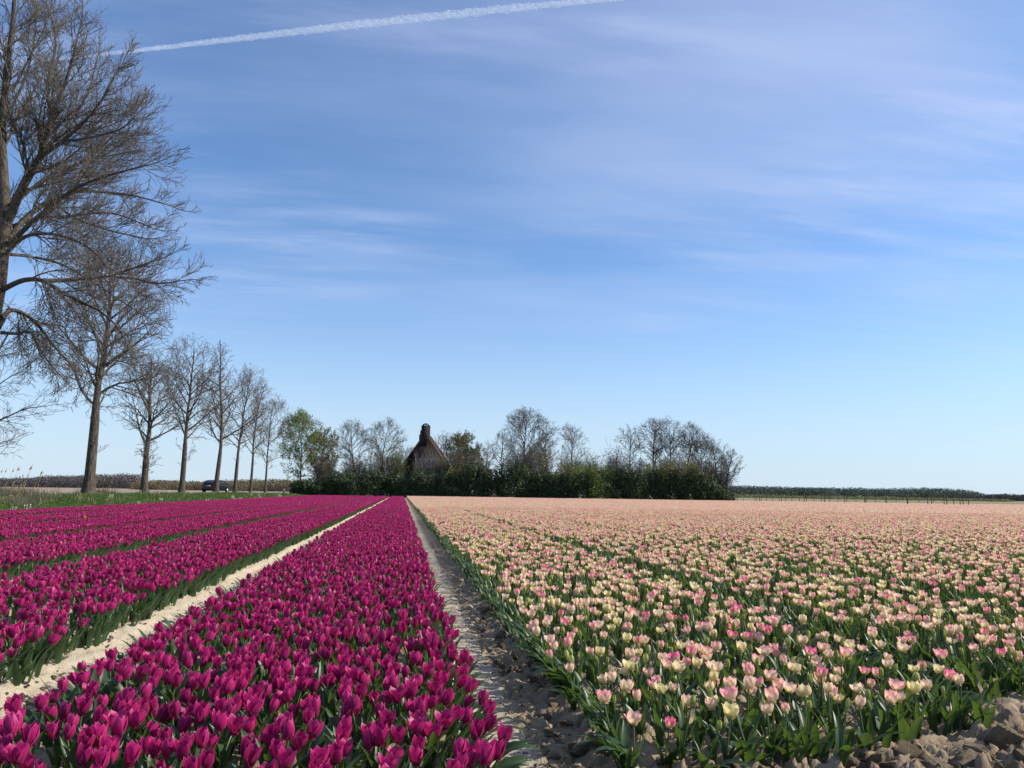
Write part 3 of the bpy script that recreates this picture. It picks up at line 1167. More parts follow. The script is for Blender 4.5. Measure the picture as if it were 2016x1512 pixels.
# a few stray tulips of another colour
def stray(px, py, depth_off=0.0, words='', mat=M_ORANGE):
    d = CAM_R @ Vector(((px - CX) / F, (CY - py) / F, -1.0))
    t = (0.27 - CAM_H) / d.z
    p = Vector((0, 0, CAM_H)) + d * t
    root = bpy.data.objects.new('orange_tulip', None)
    COL.objects.link(root)
    root.location = (p.x, p.y, 0.06)
    tag(root, words, 'tulip', 'stray orange tulips among the magenta')
    a = Acc()
    po, pi_ = style_petals(MAG_STYLES[1], 3, 4)
    for k in range(6):
        V, Q, UV = po if k % 2 == 0 else pi_
        a.add(rotz(V * 1.25, k * math.pi / 3) + np.array([0, 0, 0.165]), Q, UV)
    link('flower', a.mesh('flower', [mat]), root)
    V, Q = tube_np([(0, 0, 0), (0.004, 0, .08), (0, 0, .166)], [.0045, .004, .0035], 5)
    link('stem', one(V, Q, None, 'stem', M_STEM), root)
    V, Q, UV = leaf_blade(.18, .04, .5, .4, .3, 2, 6)
    link('leaf', one(V, Q, UV, 'leaf', M_LEAF), root)


stray(643, 1001, words='bright orange tulip nearest the sandy path among far magenta ones')
stray(590, 989, words='small orange tulip in the middle of the far magenta beds')
stray(520, 982, words='orange tulip at the far edge of the magenta field near the grass')
stray(167, 1018, words='pale orange tulip on the left of the magenta field below the big trunk')

# ------------------------------------------------------------------ bare trees
class Wood:
    """branches of one tree, kept by part"""
    def __init__(self):
        self.parts = {}

    def add(self, part, pts, rads, k=3):
        self.parts.setdefault(part, []).append((pts, rads, k))


def tubes(lines):
    """many polylines to one vertex / quad array; grouped by length"""
    groups = {}
    for pts, rads, k in lines:
        groups.setdefault((len(pts), k), []).append((pts, rads))
    VV, QQ, off = [], [], 0
    for (n, k), it in groups.items():
        P = np.array([p for p, _ in it], float)
        r = np.array([q for _, q in it], float)
        d = np.gradient(P, axis=1)
        d /= np.linalg.norm(d, axis=2)[..., None] + 1e-12
        ref = np.array([0.37, 0.91, 0.18])
        a = np.cross(d, ref)
        a /= np.linalg.norm(a, axis=2)[..., None] + 1e-12
        b = np.cross(d, a)
        t = np.arange(k) * 2 * math.pi / k
        V = P[:, :, None] + r[:, :, None, None] * (a[:, :, None] * np.cos(t)[None, None, :, None] + b[:, :, None] * np.sin(t)[None, None, :, None])
        m = len(it)
        base = (np.arange(m) * n * k)[:, None, None] + (np.arange(n - 1) * k)[None, :, None]
        i = base + np.arange(k)[None, None]
        j = base + ((np.arange(k) + 1) % k)[None, None]
        QQ.append(np.stack([i, j, j + k, i + k], -1).reshape(-1, 4) + off)
        VV.append(V.reshape(-1, 3))
        off += m * n * k
    return np.concatenate(VV), np.concatenate(QQ)


def vnorm(v):
    l = math.sqrt(v[0] * v[0] + v[1] * v[1] + v[2] * v[2]) or 1.0
    return (v[0] / l, v[1] / l, v[2] / l)


def side_dir(d, ang, az):
    """direction making angle ang with d, turned az about it"""
    r = (0.0, 0.0, 1.0) if abs(d[2]) < 0.95 else (1.0, 0.0, 0.0)
    a = vnorm((d[1] * r[2] - d[2] * r[1], d[2] * r[0] - d[0] * r[2], d[0] * r[1] - d[1] * r[0]))
    b = (d[1] * a[2] - d[2] * a[1], d[2] * a[0] - d[0] * a[2], d[0] * a[1] - d[1] * a[0])
    c, s, ca, sa = math.cos(ang), math.sin(ang), math.cos(az), math.sin(az)
    return tuple(d[i] * c + (a[i] * ca + b[i] * sa) * s for i in range(3))


def shoot(wd, rn, p, d, L, r, lvl, P, part):
    """grow one shoot of level lvl with its side shoots"""
    n = P['seg'][lvl]
    w = P['wob'][lvl]
    up = P['up'][lvl]
    pts, rads, dirs = [p], [r], [d]
    st = L / n
    rt = P.get('rtip', 0.006)
    for i in range(n):
        d = vnorm((d[0] + rn.gauss(0, w), d[1] + rn.gauss(0, w), d[2] + rn.gauss(0, w) + up))
        p = (p[0] + d[0] * st, p[1] + d[1] * st, p[2] + d[2] * st)
        pts.append(p)
        rads.append(r + (max(rt, r * 0.35) - r) * (i + 1) / n if lvl < P['last'] else r + (rt * .8 - r) * (i + 1) / n)
        dirs.append(d)
    wd.add(part if lvl < 1 or P.get('keep') else ('limb' if lvl == 0 else P['name'][lvl]), pts, rads, P['k'][lvl])
    if lvl >= P['last']:
        if P.get('bud') and rn.random() < .55:
            wd.add('bud', [pts[-1], tuple(pts[-1][i] + dirs[-1][i] * P['bud'] for i in range(3)),
                           tuple(pts[-1][i] + dirs[-1][i] * P['bud'] * 2.0 for i in range(3))], [0.004, P['bud'] * 0.42, 0.003], 3)
        return
    m = P['n'][lvl]
    m = max(1, int(m * min(1.25, max(0.5, L / P['ref'][lvl])) + rn.random() * 0.8))
    for j in range(m):
        t = P['t0'][lvl] + (1 - P['t0'][lvl]) * (j + rn.random()) / m
        x = t * n
        i = min(n - 1, int(x))
        f = x - i
        q = tuple(pts[i][k] + (pts[i + 1][k] - pts[i][k]) * f for k in range(3))
        rq = rads[i] + (rads[i + 1] - rads[i]) * f
        ang = P['ang'][lvl] * rn.uniform(0.65, 1.25)
        dd = side_dir(dirs[min(i + 1, n)], ang, rn.uniform(0, 6.283))
        LL = L * P['ratio'][lvl] * (1.15 - 0.6 * t) * rn.uniform(0.65, 1.2)
        shoot(wd, rn, q, dd, LL, max(rt, rq * P['thick'][lvl]), lvl + 1, P, part)


def base_P(**kw):
    P = dict(seg=[6, 4, 3, 2], wob=[.10, .13, .15, .16], up=[.05, .05, .05, .05], k=[5, 4, 3, 3], last=3, n=[8, 6, 4], t0=[.15, .12, .1],
             ang=[.75, .75, .7], ratio=[.50, .50, .5], thick=[.55, .6, .7], ref=[4, 2, 1], name=['limb', 'twigs', 'twigs', 'twigs'], rtip=0.007)
    P.update(kw)
    return P


def finish_tree(wd, name, base, label, cat='tree', group=None, mt=None, mb=None, leaf=None):
    """an Empty at the foot with trunk, limbs and the fine crown below it"""
    root = bpy.data.objects.new(name, None)
    COL.objects.link(root)
    root.location = base
    root.empty_display_size = 1
    tag(root, label, cat, group)
    B = np.array(base)
    for part, lines in wd.parts.items():
        if part == 'limb':
            continue
        V, Q = tubes(lines)
        me = mesh_np(part, V - B, [Q], [mb or M_BARK if part == 'trunk' else (M_BUDB if part == 'bud' else (mt or M_TWIG))], smooth=True)
        o = link(part, me, root)
        if part in ('twigs', 'bud'):
            o.name = 'twigs' if part == 'twigs' else 'buds'
            o['kind'] = 'stuff'
    for ln in wd.parts.get('limb', []):
        V, Q = tubes([ln])
        link('limb', mesh_np('limb', V - B, [Q], [mb or M_BARK], smooth=True), root)
    if leaf:
        leaf(root, wd)
    return root


def row_tree(base, H, rtrunk, clear, env, seed, label, nl=26, P=None, lean=(0, 0), sprouts=0, name='roadside_tree', group=None, mt=None, ang0=0.85, k=7, extra=None, envelope=None):
    """upright tree: leader through the crown, limbs whose reach follows env(t)"""
    rn = random.Random(seed)
    wd = Wood()
    n = 14
    pts, rads = [], []
    p = list(base)
    d = vnorm((lean[0], lean[1], 1))
    dirs = []
    for i in range(n + 1):
        t = i / n
        pts.append(tuple(p))
        flare = 1 + 0.55 * max(0, 1 - t * n / 1.2) ** 2
        rads.append(max(0.012, rtrunk * (1 - t) ** 0.75 * flare * (1 if t < clear else 0.85)))
        dirs.append(d)
        wv = 0.012 if t < clear else 0.05
        d = vnorm((d[0] + rn.gauss(0, wv), d[1] + rn.gauss(0, wv), d[2] + 0.03))
        for c in range(3):
            p[c] += d[c] * H / n
    p00 = pts[0]
    pts[0] = (pts[0][0], pts[0][1], pts[0][2] - 0.25)
    wd.add('trunk', pts, rads, k + 3)
    ax = (np.array(pts[-1]) - np.array(pts[0]))
    P = P or base_P()
    for j in range(nl):
        t = clear + (0.97 - clear) * ((j + rn.random() * .8) / nl) ** 0.9
        x = t * n
        i = min(n - 1, int(x))
        f = x - i
        q = tuple(pts[i][c] + (pts[i + 1][c] - pts[i][c]) * f for c in range(3))
        rq = rads[i] * (1 - f) + rads[i + 1] * f
        tt = (t - clear) / (1 - clear)
        a = ang0 * (1.15 - 0.55 * tt) * rn.uniform(.8, 1.2)
        L = env(tt) / max(0.6, math.sin(a)) * rn.uniform(.75, 1.1)
        az = j * 2.399 + rn.uniform(-.5, .5)
        dd = side_dir(dirs[i], a, az)
        shoot(wd, rn, q, dd, L, min(rq * 0.62, 0.02 + L * 0.017), 0, P, 'limb')
    for j in range(sprouts):
        t = rn.uniform(0.08, clear + .1)
        i = min(n - 1, int(t * n))
        f = t * n - i
        q = tuple(pts[i][c] + (pts[i + 1][c] - pts[i][c]) * f for c in range(3))
        dd = side_dir(dirs[i], rn.uniform(.5, 1.1), rn.uniform(0, 6.3))
        P2 = dict(P)
        P2['up'] = [.14, .1, .05, .03]
        shoot(wd, rn, q, dd, rn.uniform(.6, 1.5), 0.012, 1, P2, 'twigs')
    # the outline of the crown: an uneven egg, shoots beyond it were never there
    if envelope:
        cz, rz2, rx2 = envelope
        c_ = np.array(pts[0]) + ax * cz
        for part in ('twigs', 'bud'):
            if part in wd.parts:
                E_ = np.array([l[0][-1] for l in wd.parts[part]]) - c_
                az = np.arctan2(E_[:, 1], E_[:, 0])
                el = np.arctan2(E_[:, 2], np.hypot(E_[:, 0], E_[:, 1]))
                lim = 1.0 + .20 * (vnoise(az * 2.2 + seed, el * 2.6 + seed) - .5) + .10 * (vnoise(az * 7 + seed, el * 8) - .5)
                q_ = np.sqrt((E_[:, 0] ** 2 + E_[:, 1] ** 2) / rx2 ** 2 + E_[:, 2] ** 2 / np.where(E_[:, 2] > 0, rz2, rz2 * 1.3) ** 2)
                wd.parts[part] = [l for l, k_ in zip(wd.parts[part], q_ < lim) if k_]
        lim2 = []
        for pts_, rads_, k_ in wd.parts.get('limb', []):
            n_in = len(pts_)
            for j_, p_ in enumerate(pts_):
                e_ = np.array(p_) - c_
                if math.sqrt((e_[0] ** 2 + e_[1] ** 2) / rx2 ** 2 + (e_[2] / (rz2 if e_[2] > 0 else rz2 * 1.3)) ** 2) > .90:
                    n_in = max(3, j_)
                    break
            r_end = [rads_[j_] * (1 - .75 * (j_ / (n_in - 1)) ** 2) for j_ in range(n_in)]
            lim2.append((pts_[:n_in], r_end, k_))
        wd.parts['limb'] = lim2
    if extra:
        extra(wd, rn, P)
    return finish_tree(wd, name, base, label, group=group, mt=mt)


TX = -20.9            # the tree row's distance from the camera's row line
GRP = 'bare trees lining the road'


def row_y(px):
    """where along the tree row the trunk seen at column px stands"""
    lo, hi = 20.0, 400.0
    for _ in range(40):
        m = (lo + hi) / 2
        u, v, d = project(np.array([[TX, m, 0.6]]))
        if u[0] < px:
            lo = m
        else:
            hi = m
    return lo


def h_for(px, py_top, y, x=TX):
    """height above the ground of something at x,y whose top shows at row py_top"""
    lo, hi = 0.0, 60.0
    for _ in range(40):
        m = (lo + hi) / 2
        u, v, d = project(np.array([[x, y, m]]))
        if v[0] > py_top:
            lo = m
        else:
            hi = m
    return lo - gz(x, y)


def ovate(w, lo=0.75, pk=0.35):
    return lambda t: w * ((lo + (1 - lo) * min(1, t / pk)) if t < pk else math.cos((t - pk) / (1 - pk) * math.pi / 2) ** 0.65 + 0.05)


ROW = [
    # px, top y, crown half width, clear share, trunk radius, nlimbs, words, sprouts
    (174, 470, 3.5, .30, .36, 30, 'tall bare roadside tree with a thick straight trunk, second from the left', 6),
    (283, 672, 3.1, .27, .29, 24, 'bare roadside tree with whiskery sprouts all down its dark trunk', 34),
    (357, 655, 3.3, .33, .27, 26, 'bare roadside tree with a rounded fan crown and clean trunk left of the car', 8),
    (424, 665, 3.3, .27, .27, 26, 'bare tapering roadside tree with its trunk in front of the dark car', 3),
    (462, 700, 3.0, .28, .24, 22, 'bare roadside tree just right of the dark car', 4),
    (493, 738, 2.7, .30, .20, 20, 'slim bare roadside tree second from the far end of the row', 2),
    (522, 768, 2.9, .22, .18, 20, 'smallest bare roadside tree at the far end of the row with low branches', 1),
]
for i, (px, ty, wd_, cl_, tr_, nl_, words, sp_) in enumerate(ROW):
    y = row_y(px)
    z = gz(TX, y)
    H = h_for(px, ty, y) * (1.0 if i in (0, 3) else .93)
    big = i == 0
    P = base_P(n=[9, 6, 5] if big else ([8, 5, 3] if i < 4 else [7, 5, 3]), rtip=0.010 if big else 0.013, ang=[.75, .75, .7], up=[.045, .06, .06, .05], ratio=[.52, .6, .64],
               bud=0.028 if big else None, wob=[.11, .14, .15, .16])
    if i == 3:
        env = lambda t: 4.6 * max(0.08, (1 - t) ** 0.9)
    else:
        env = ovate(wd_ * 1.28, .8, .35)
    row_tree((TX, y, z), H, tr_, cl_, env, 300 + i, words, nl_, P, (0.012, 0), sp_, group=GRP, mt=M_TWIG if i < 2 else M_TWIG_RED,
             envelope=None if i == 3 else (.62, H * .43, wd_ * 1.3))

# ---- the biggest tree: main limbs follow the photo, fine growth is free
rn = random.Random(9)
D1 = 40.0
wd = Wood()
y1 = row_y(-62)
b1 = Vector((TX, y1, gz(TX, y1)))
foot_d = b1.x * math.sin(YAW) + b1.y * math.cos(YAW)


def limb_path(pp, r0, r1, name, k=7, sub=5):
    """pp = [(px, py, depth offset)] -> smooth polyline"""
    W = [ray(a, b, foot_d + c) for a, b, c in pp]
    pts = []
    n = len(W)
    for i in range(n - 1):
        p0, p1, p2, p3 = W[max(i - 1, 0)], W[i], W[i + 1], W[min(i + 2, n - 1)]
        for s in range(sub):
            t = s / sub
            q = 0.5 * ((2 * p1) + (p2 - p0) * t + (2 * p0 - 5 * p1 + 4 * p2 - p3) * t * t + (3 * p1 - p0 - 3 * p2 + p3) * t ** 3)
            pts.append(tuple(q))
    pts.append(tuple(W[-1]))
    m = len(pts)
    rads = [r0 + (r1 - r0) * (i / (m - 1)) ** 0.8 for i in range(m)]
    wd.add(name, pts, rads, k)
    return pts, rads


def clothe(pts, rads, t0, n, L, P, droop=0.0, ang=.8):
    m = len(pts) - 1
    L *= 1.4
    for j in range(n):
        t = t0 + (1 - t0) * (j + rn.random()) / n
        x = t * m
        i = min(m - 1, int(x))
        f = x - i
        q = tuple(pts[i][c] + (pts[i + 1][c] - pts[i][c]) * f for c in range(3))
        d = vnorm(tuple(pts[i + 1][c] - pts[i][c] for c in range(3)))
        dd = side_dir(d, ang * rn.uniform(.6, 1.3), rn.uniform(0, 6.283))
        dd = vnorm((dd[0], dd[1], dd[2] + droop))
        shoot(wd, rn, q, dd, L * (1.2 - .55 * t) * rn.uniform(.6, 1.15), max(.012, rads[i] * .42), 1, P, 'twigs')
    # the limb's own end keeps growing
    d = vnorm(tuple(pts[-1][c] - pts[-2][c] for c in range(3)))
    shoot(wd, rn, pts[-1], d, L * .7, rads[-1], 1, P, 'twigs')


PB = base_P(n=[9, 13, 8], seg=[6, 5, 4, 2], rtip=0.009, bud=0.030, ref=[4, 3.0, 1.4], ratio=[.5, .52, .52], ang=[.75, .72, .6], up=[.05, .07, .10, .12], wob=[.1, .12, .13, .13])
PD = dict(PB)
PD['up'] = [-.03, -.06, -.03, .10]
PD['wob'] = [.1, .15, .18, .2]
trunk = limb_path([(-62, 978, 0), (-50, 850, 0), (-36, 740, 0), (-18, 640, 0), (-4, 570, 0), (4, 500, 0), (12, 430, 0)], .48, .30, 'trunk', 12, 4)
t2 = limb_path([(12, 430, 0), (6, 330, .5), (4, 240, .5), (14, 140, 0), (24, 50, -.5), (30, -30, -.5)], .30, .07, 'limb', 9)
LIMBS = [
    # path, r0, r1, n side shoots, length, params, droop
    ([(14, 440, 0), (45, 370, -.6), (78, 310, -1.2), (100, 235, -1.6), (130, 160, -2), (150, 90, -2.2)], .24, .05, 22, 2.6, PB, .1),
    ([(78, 310, -1.2), (120, 280, -2), (170, 235, -2.6), (205, 190, -3), (225, 150, -3)], .12, .04, 16, 2.1, PB, .1),
    ([(100, 235, -1.6), (95, 160, 0), (110, 90, 1), (100, 30, 1.4)], .10, .04, 13, 2.0, PB, .15),
    ([(20, 470, 0), (50, 430, .8), (100, 395, 1.5), (150, 378, 2), (200, 378, 2.6), (262, 385, 3), (318, 400, 3.2)], .17, .03, 22, 1.9, PB, .1),
    ([(150, 378, 2), (165, 330, 2.4), (215, 300, 2.8), (265, 265, 3)], .08, .03, 14, 1.9, PB, .1),
    ([(20, 480, 0), (60, 440, -1), (95, 410, -2), (150, 370, -3), (215, 345, -3.6), (290, 325, -4)], .15, .03, 22, 2.0, PB, .1),
    ([(5, 570, 0), (45, 552, -.5), (85, 553, -1), (120, 575, -1.4), (150, 590, -1.8), (200, 615, -2.4), (235, 650, -2.6), (260, 700, -2.6)], .15, .03, 26, 1.9, PD, -.15),
    ([(85, 553, -1), (125, 552, -.6), (165, 548, -.2), (210, 545, .3), (255, 530, .8), (300, 515, 1.2)], .13, .035, 22, 1.9, PB, .05),
    ([(210, 545, .3), (260, 548, -.4), (310, 558, -.8), (362, 552, -1)], .075, .025, 14, 1.6, PB, .05),
    ([(-4, 645, 0), (18, 612, 1), (48, 618, 1.6), (75, 640, 2), (105, 680, 2.4), (140, 720, 2.6), (160, 760, 2.8)], .15, .025, 24, 1.8, PD, -.2),
    ([(4, 655, 0), (30, 657, -1), (62, 655, -1.8), (80, 690, -2.4), (110, 730, -2.8)], .10, .025, 16, 1.6, PD, -.2),
    ([(12, 500, 0), (40, 470, -2), (85, 460, -3.5), (140, 470, -4.5), (190, 500, -5), (235, 560, -5)], .12, .025, 20, 1.9, PB, 0),
    ([(12, 500, 0), (-20, 430, 1), (-70, 370, 1), (-120, 320, 1)], .16, .05, 10, 2.4, PB, .1),
    ([(8, 330, .5), (-10, 270, 1.5), (30, 200, 2.5), (60, 120, 3), (70, 60, 3)], .12, .035, 16, 2.2, PB, .15),
    ([(4, 240, .5), (-40, 180, 0), (-70, 110, 0)], .11, .04, 9, 2.2, PB, .1),
    ([(16, 420, 0), (60, 330, 3), (120, 260, 4.5), (170, 190, 5.2), (190, 120, 5.6)], .14, .035, 20, 2.3, PB, .1),
    ([(60, 330, 3), (120, 330, 4.5), (200, 310, 5.2), (250, 300, 5.5)], .08, .03, 14, 2.0, PB, .1),
    ([(2, 620, 0), (-30, 650, 1), (-60, 700, 1)], .10, .04, 6, 1.6, PD, -.1),
    ([(30, 400, 0), (90, 350, 2), (160, 320, 3), (220, 270, 3.4), (250, 215, 3.6)], .10, .03, 18, 2.2, PB, .12),
    ([(12, 450, 0), (70, 430, 3), (140, 425, 4), (220, 420, 4.4), (290, 445, 4.6)], .11, .03, 20, 1.9, PB, .05),
    ([(100, 395, 1.5), (150, 430, 1), (220, 455, .6), (290, 470, .4)], .08, .025, 16, 1.8, PB, .05),
    ([(10, 500, 0), (60, 505, 3), (120, 520, 4.4), (190, 560, 5), (250, 600, 5), (290, 625, 5)], .10, .025, 18, 1.8, PB, 0),
    ([(24, 180, 0), (60, 110, 1), (90, 50, 1.5)], .07, .03, 12, 1.9, PB, .15),
    ([(120, 280, -2), (180, 270, -3), (235, 255, -3.5), (262, 235, -3.5)], .06, .025, 12, 1.7, PB, .12),
]
clothe(*t2, .2, 24, 2.5, PB, .1)
for pp, r0, r1, n_, L_, P_, dr_ in LIMBS:
    lp = limb_path(pp, r0, r1, 'limb', 7)
    clothe(*lp, .18, n_, L_, P_, dr_)
finish_tree(wd, 'roadside_tree', b1, 'huge bare spreading tree at the left edge with long arching limbs and dark buds', group=GRP)

# a bare tree of the far side of the road, its twigs reaching in at the left edge
wd = Wood()
rn = random.Random(19)
foot_d = 58.0
b2 = at(-95, 58.0, 0.4)
limb_path([(-95, 985, 0), (-80, 900, 0), (-60, 800, 0), (-45, 700, 0), (-30, 610, 0), (-20, 540, 0)], .3, .08, 'trunk', 10, 4)
PC = base_P(rtip=.010, bud=.04, n=[8, 6, 4])
for pp, r0, r1, n_ in [([(-60, 850, 0), (-20, 835, 0), (20, 818, -.5), (50, 805, -1), (90, 800, -1.2)], .09, .02, 14),
                       ([(-50, 740, 0), (-10, 700, 0), (15, 660, 0), (30, 640, 0)], .10, .03, 14),
                       ([(-60, 790, 0), (-20, 770, 1), (15, 745, 1), (45, 730, 1)], .07, .02, 12),
                       ([(-75, 900, 0), (-40, 880, 0), (-10, 875, 0), (8, 870, .3)], .06, .02, 9)]:
    lp = limb_path(pp, r0, r1, 'limb', 6)
    clothe(*lp, .2, n_, 1.6, PC, .05)
finish_tree(wd, 'roadside_tree', b2, 'bare tree whose low twigs reach in at the left edge below the huge tree')


# ------------------------------------------------------------------ leafy shrubs
def leaf_cloud(name, pts, nrm, size, mat, parent, seed, jit=1.0, stuff=True):
    """small leaf faces, one per point"""
    rg = np.random.default_rng(seed)
    n = len(pts)
    a = nrm + rg.normal(size=(n, 3)) * 0.7 * jit
    a /= np.linalg.norm(a, axis=1)[:, None] + 1e-9
    t = np.cross(a, rg.normal(size=(n, 3)))
    t /= np.linalg.norm(t, axis=1)[:, None] + 1e-9
    b = np.cross(a, t)
    s = size * rg.uniform(.5, 1.3, n)[:, None]
    V = np.stack([pts - t * s, pts + b * s * .45, pts + t * s, pts - b * s * .45], 1).reshape(-1, 3)
    Q = np.arange(n * 4).reshape(-1, 4)
    tint = np.repeat(rg.random(n), 4)
    me = mesh_np(name, V, [Q], [mat], attrs={'ptint': ('POINT', 'FLOAT', tint)})
    o = link(name, me, parent)
    if stuff:
        o['kind'] = 'stuff'
    return o


def fol(name, dark, light, back=(0.12, 0.2, 0.03), tr=.25, rough=.55):
    m, nt, out = new_mat(name)
    t = tint_socket(nt)
    tcn = nt.node('ShaderNodeTexCoord')
    n = nt.noise(tcn.outputs['Object'], .9, 3)
    col = nt.mix(nt.math('MULTIPLY', nt.math('ADD', nt.ramp(n, .3, .7), t), .5), (*dark, 1), (*light, 1))
    b = nt.node('ShaderNodeBsdfPrincipled', {'Base Color': col, 'Roughness': rough})
    b.inputs['Specular IOR Level'].default_value = .3 if rough < .7 else .05
    trn = nt.node('ShaderNodeBsdfTranslucent', {0: (*back, 1)})
    mx = nt.node('ShaderNodeMixShader', {0: tr, 1: b.outputs[0], 2: trn.outputs[0]})
    nt.l.new(mx.outputs[0], out.inputs[0])
    return m


M_EVER = fol('evergreen_leaf', (.026, .044, .020), (.062, .092, .034), (.08, .11, .02), .16)
M_GREEN = fol('fresh_leaf', (.10, .14, .035), (.19, .24, .07), (.26, .32, .06), .35)
M_OLIVE = fol('olive_leaf', (.11, .105, .035), (.19, .18, .06), (.2, .2, .05), .25)
M_BROWN = fol('brown_twig_leaf', (.11, .082, .045), (.18, .135, .075), (.1, .07, .03), .15)
M_GREY = fol('grey_catkin', (.10, .088, .07), (.16, .14, .11), (.1, .09, .05), .15)
M_FARW = fol('far_wood', (.10, .09, .095), (.15, .13, .13), (.05, .05, .04), .1, .95)  # distance haze put into the colour as a lighter grey
M_FARG = fol('far_green_wood', (.10, .125, .105), (.15, .175, .14), (.06, .08, .04), .1, .95)  # likewise paled and greyed, in place of haze in the air
M_FARB = fol('reed_brush', (.15, .125, .075), (.22, .185, .115), (.1, .09, .04), .1, .95)


def shrub(base, w, d, h, seed, label, mat, n=2600, size=.11, stems=26, top_mat=None, group=None, name='shrub', lumps=9, low=0.0, fuzz=.5):
    """bush built as a crowd of leaf faces over several lumps, on real stems"""
    rn_ = random.Random(seed)
    rg = np.random.default_rng(seed)
    root = bpy.data.objects.new(name, None)
    COL.objects.link(root)
    root.location = base
    tag(root, label, 'shrub', group)
    C, S = [], []
    for k in range(lumps):
        C.append((rn_.uniform(-.5, .5) * w * .75, rn_.uniform(-.5, .5) * d * .6, h * rn_.uniform(.22 + low, .78)))
        S.append((w * rn_.uniform(.2, .34), d * rn_.uniform(.28, .42), h * rn_.uniform(.18, .30)))
    C, S = np.array(C), np.array(S)
    pick = rg.integers(0, lumps, n)
    dv = rg.normal(size=(n, 3))
    dv /= np.linalg.norm(dv, axis=1)[:, None]
    rr = rg.uniform(.55, 1.0, n) ** .5 + np.abs(rg.normal(size=n)) * .10 * fuzz
    pts = C[pick] + dv * S[pick] * rr[:, None]
    # skirt down to the ground
    m = int(n * .45)
    th = rg.uniform(0, 6.283, m)
    q = rg.uniform(.75, 1.0, m)
    zz = rg.uniform(0.02, .55, m) * h
    sk = np.stack([np.cos(th) * w * .5 * q, np.sin(th) * d * .5 * q, zz], 1)
    if low > 0.2:
        sk = sk[:10]
    pts = np.concatenate([pts, sk])
    nrm = np.concatenate([dv, np.stack([np.cos(th), np.sin(th), th * 0], 1)[:len(sk)]])
    keep = pts[:, 2] > .02
    leaf_cloud('leaves', pts[keep], nrm[keep], size, mat, root, seed)
    if top_mat:
        m = int(n * .35)
        zt = h * (0.82 + .3 * rg.random(m) ** 1.6)
        ux = rg.uniform(-1, 1, m)
        zt = h * (.62 + .52 * rg.random(m) ** 1.3) * (1 - .30 * ux ** 2) * (.86 + .3 * vnoise(ux * 3 + seed, ux * 0 + .5))
        tp = np.stack([ux * .5 * w, rg.uniform(-.4, .4, m) * d, zt], 1)
        leaf_cloud('top_shoots', tp, np.tile([0, -.4, .3], (m, 1)), size * .85, top_mat, root, seed + 1)
    wd_ = Wood()
    Pp = base_P(last=1, n=[4], seg=[5, 3], rtip=.010, up=[.06, .04], wob=[.07, .15], name=['stems', 'stems'], keep=True, ang=[.4], ratio=[.45], ref=[2])
    for k in range(stems):
        a = rn_.uniform(0, 6.28)
        q = rn_.random() ** .5 * .4
        shoot(wd_, rn_, (math.cos(a) * w * q, math.sin(a) * d * q, 0), vnorm((math.cos(a) * .25 * q, math.sin(a) * .2, 1)), h * rn_.uniform(.8, 1.15), .022, 0, Pp, 'stems')
    V, Q = tubes(wd_.parts['stems'])
    o = link('stems', mesh_np('stems', V, [Q], [M_TWIG]), root)
    o['kind'] = 'stuff'
    return root


def fan_shrub(base, w, h, seed, label, mt, n=120, leafm=None, group=None, name='bare_shrub', nleaf=1200, lsize=.06):
    """many thin stems rising and spreading, like a pollard or willow bush"""
    rn_ = random.Random(seed)
    root = bpy.data.objects.new(name, None)
    COL.objects.link(root)
    root.location = base
    tag(root, label, 'shrub', group)
    wd_ = Wood()
    Pp = base_P(last=2, n=[5, 3], seg=[5, 3, 2], rtip=.009, up=[.08, .06, .04], wob=[.06, .12, .15], name=['s'] * 3, keep=True, ang=[.35, .45], ratio=[.4, .5], ref=[2, 1], k=[4, 3, 3])
    for k in range(n):
        a = rn_.uniform(0, 6.28)
        q = rn_.random() ** .5
        sp = q * w / h * .55
        shoot(wd_, rn_, (math.cos(a) * w * .12 * q, math.sin(a) * w * .12 * q, 0), vnorm((math.cos(a) * sp, math.sin(a) * sp, 1)),
              h * (1.05 - .3 * q) * rn_.uniform(.75, 1.05), .022, 0, Pp, 's')
    V, Q = tubes(wd_.parts['s'])
    o = link('stems', mesh_np('stems', V, [Q], [mt]), root)
    o['kind'] = 'stuff'
    if leafm:
        rg = np.random.default_rng(seed)
        ends = np.array([l[0][-1] for l in wd_.parts['s']])
        pk = rg.integers(0, len(ends), nleaf)
        pts = ends[pk] + rg.normal(size=(nleaf, 3)) * .16
        leaf_cloud('leaves', pts, rg.normal(size=(nleaf, 3)), lsize, leafm, root, seed)
    return root


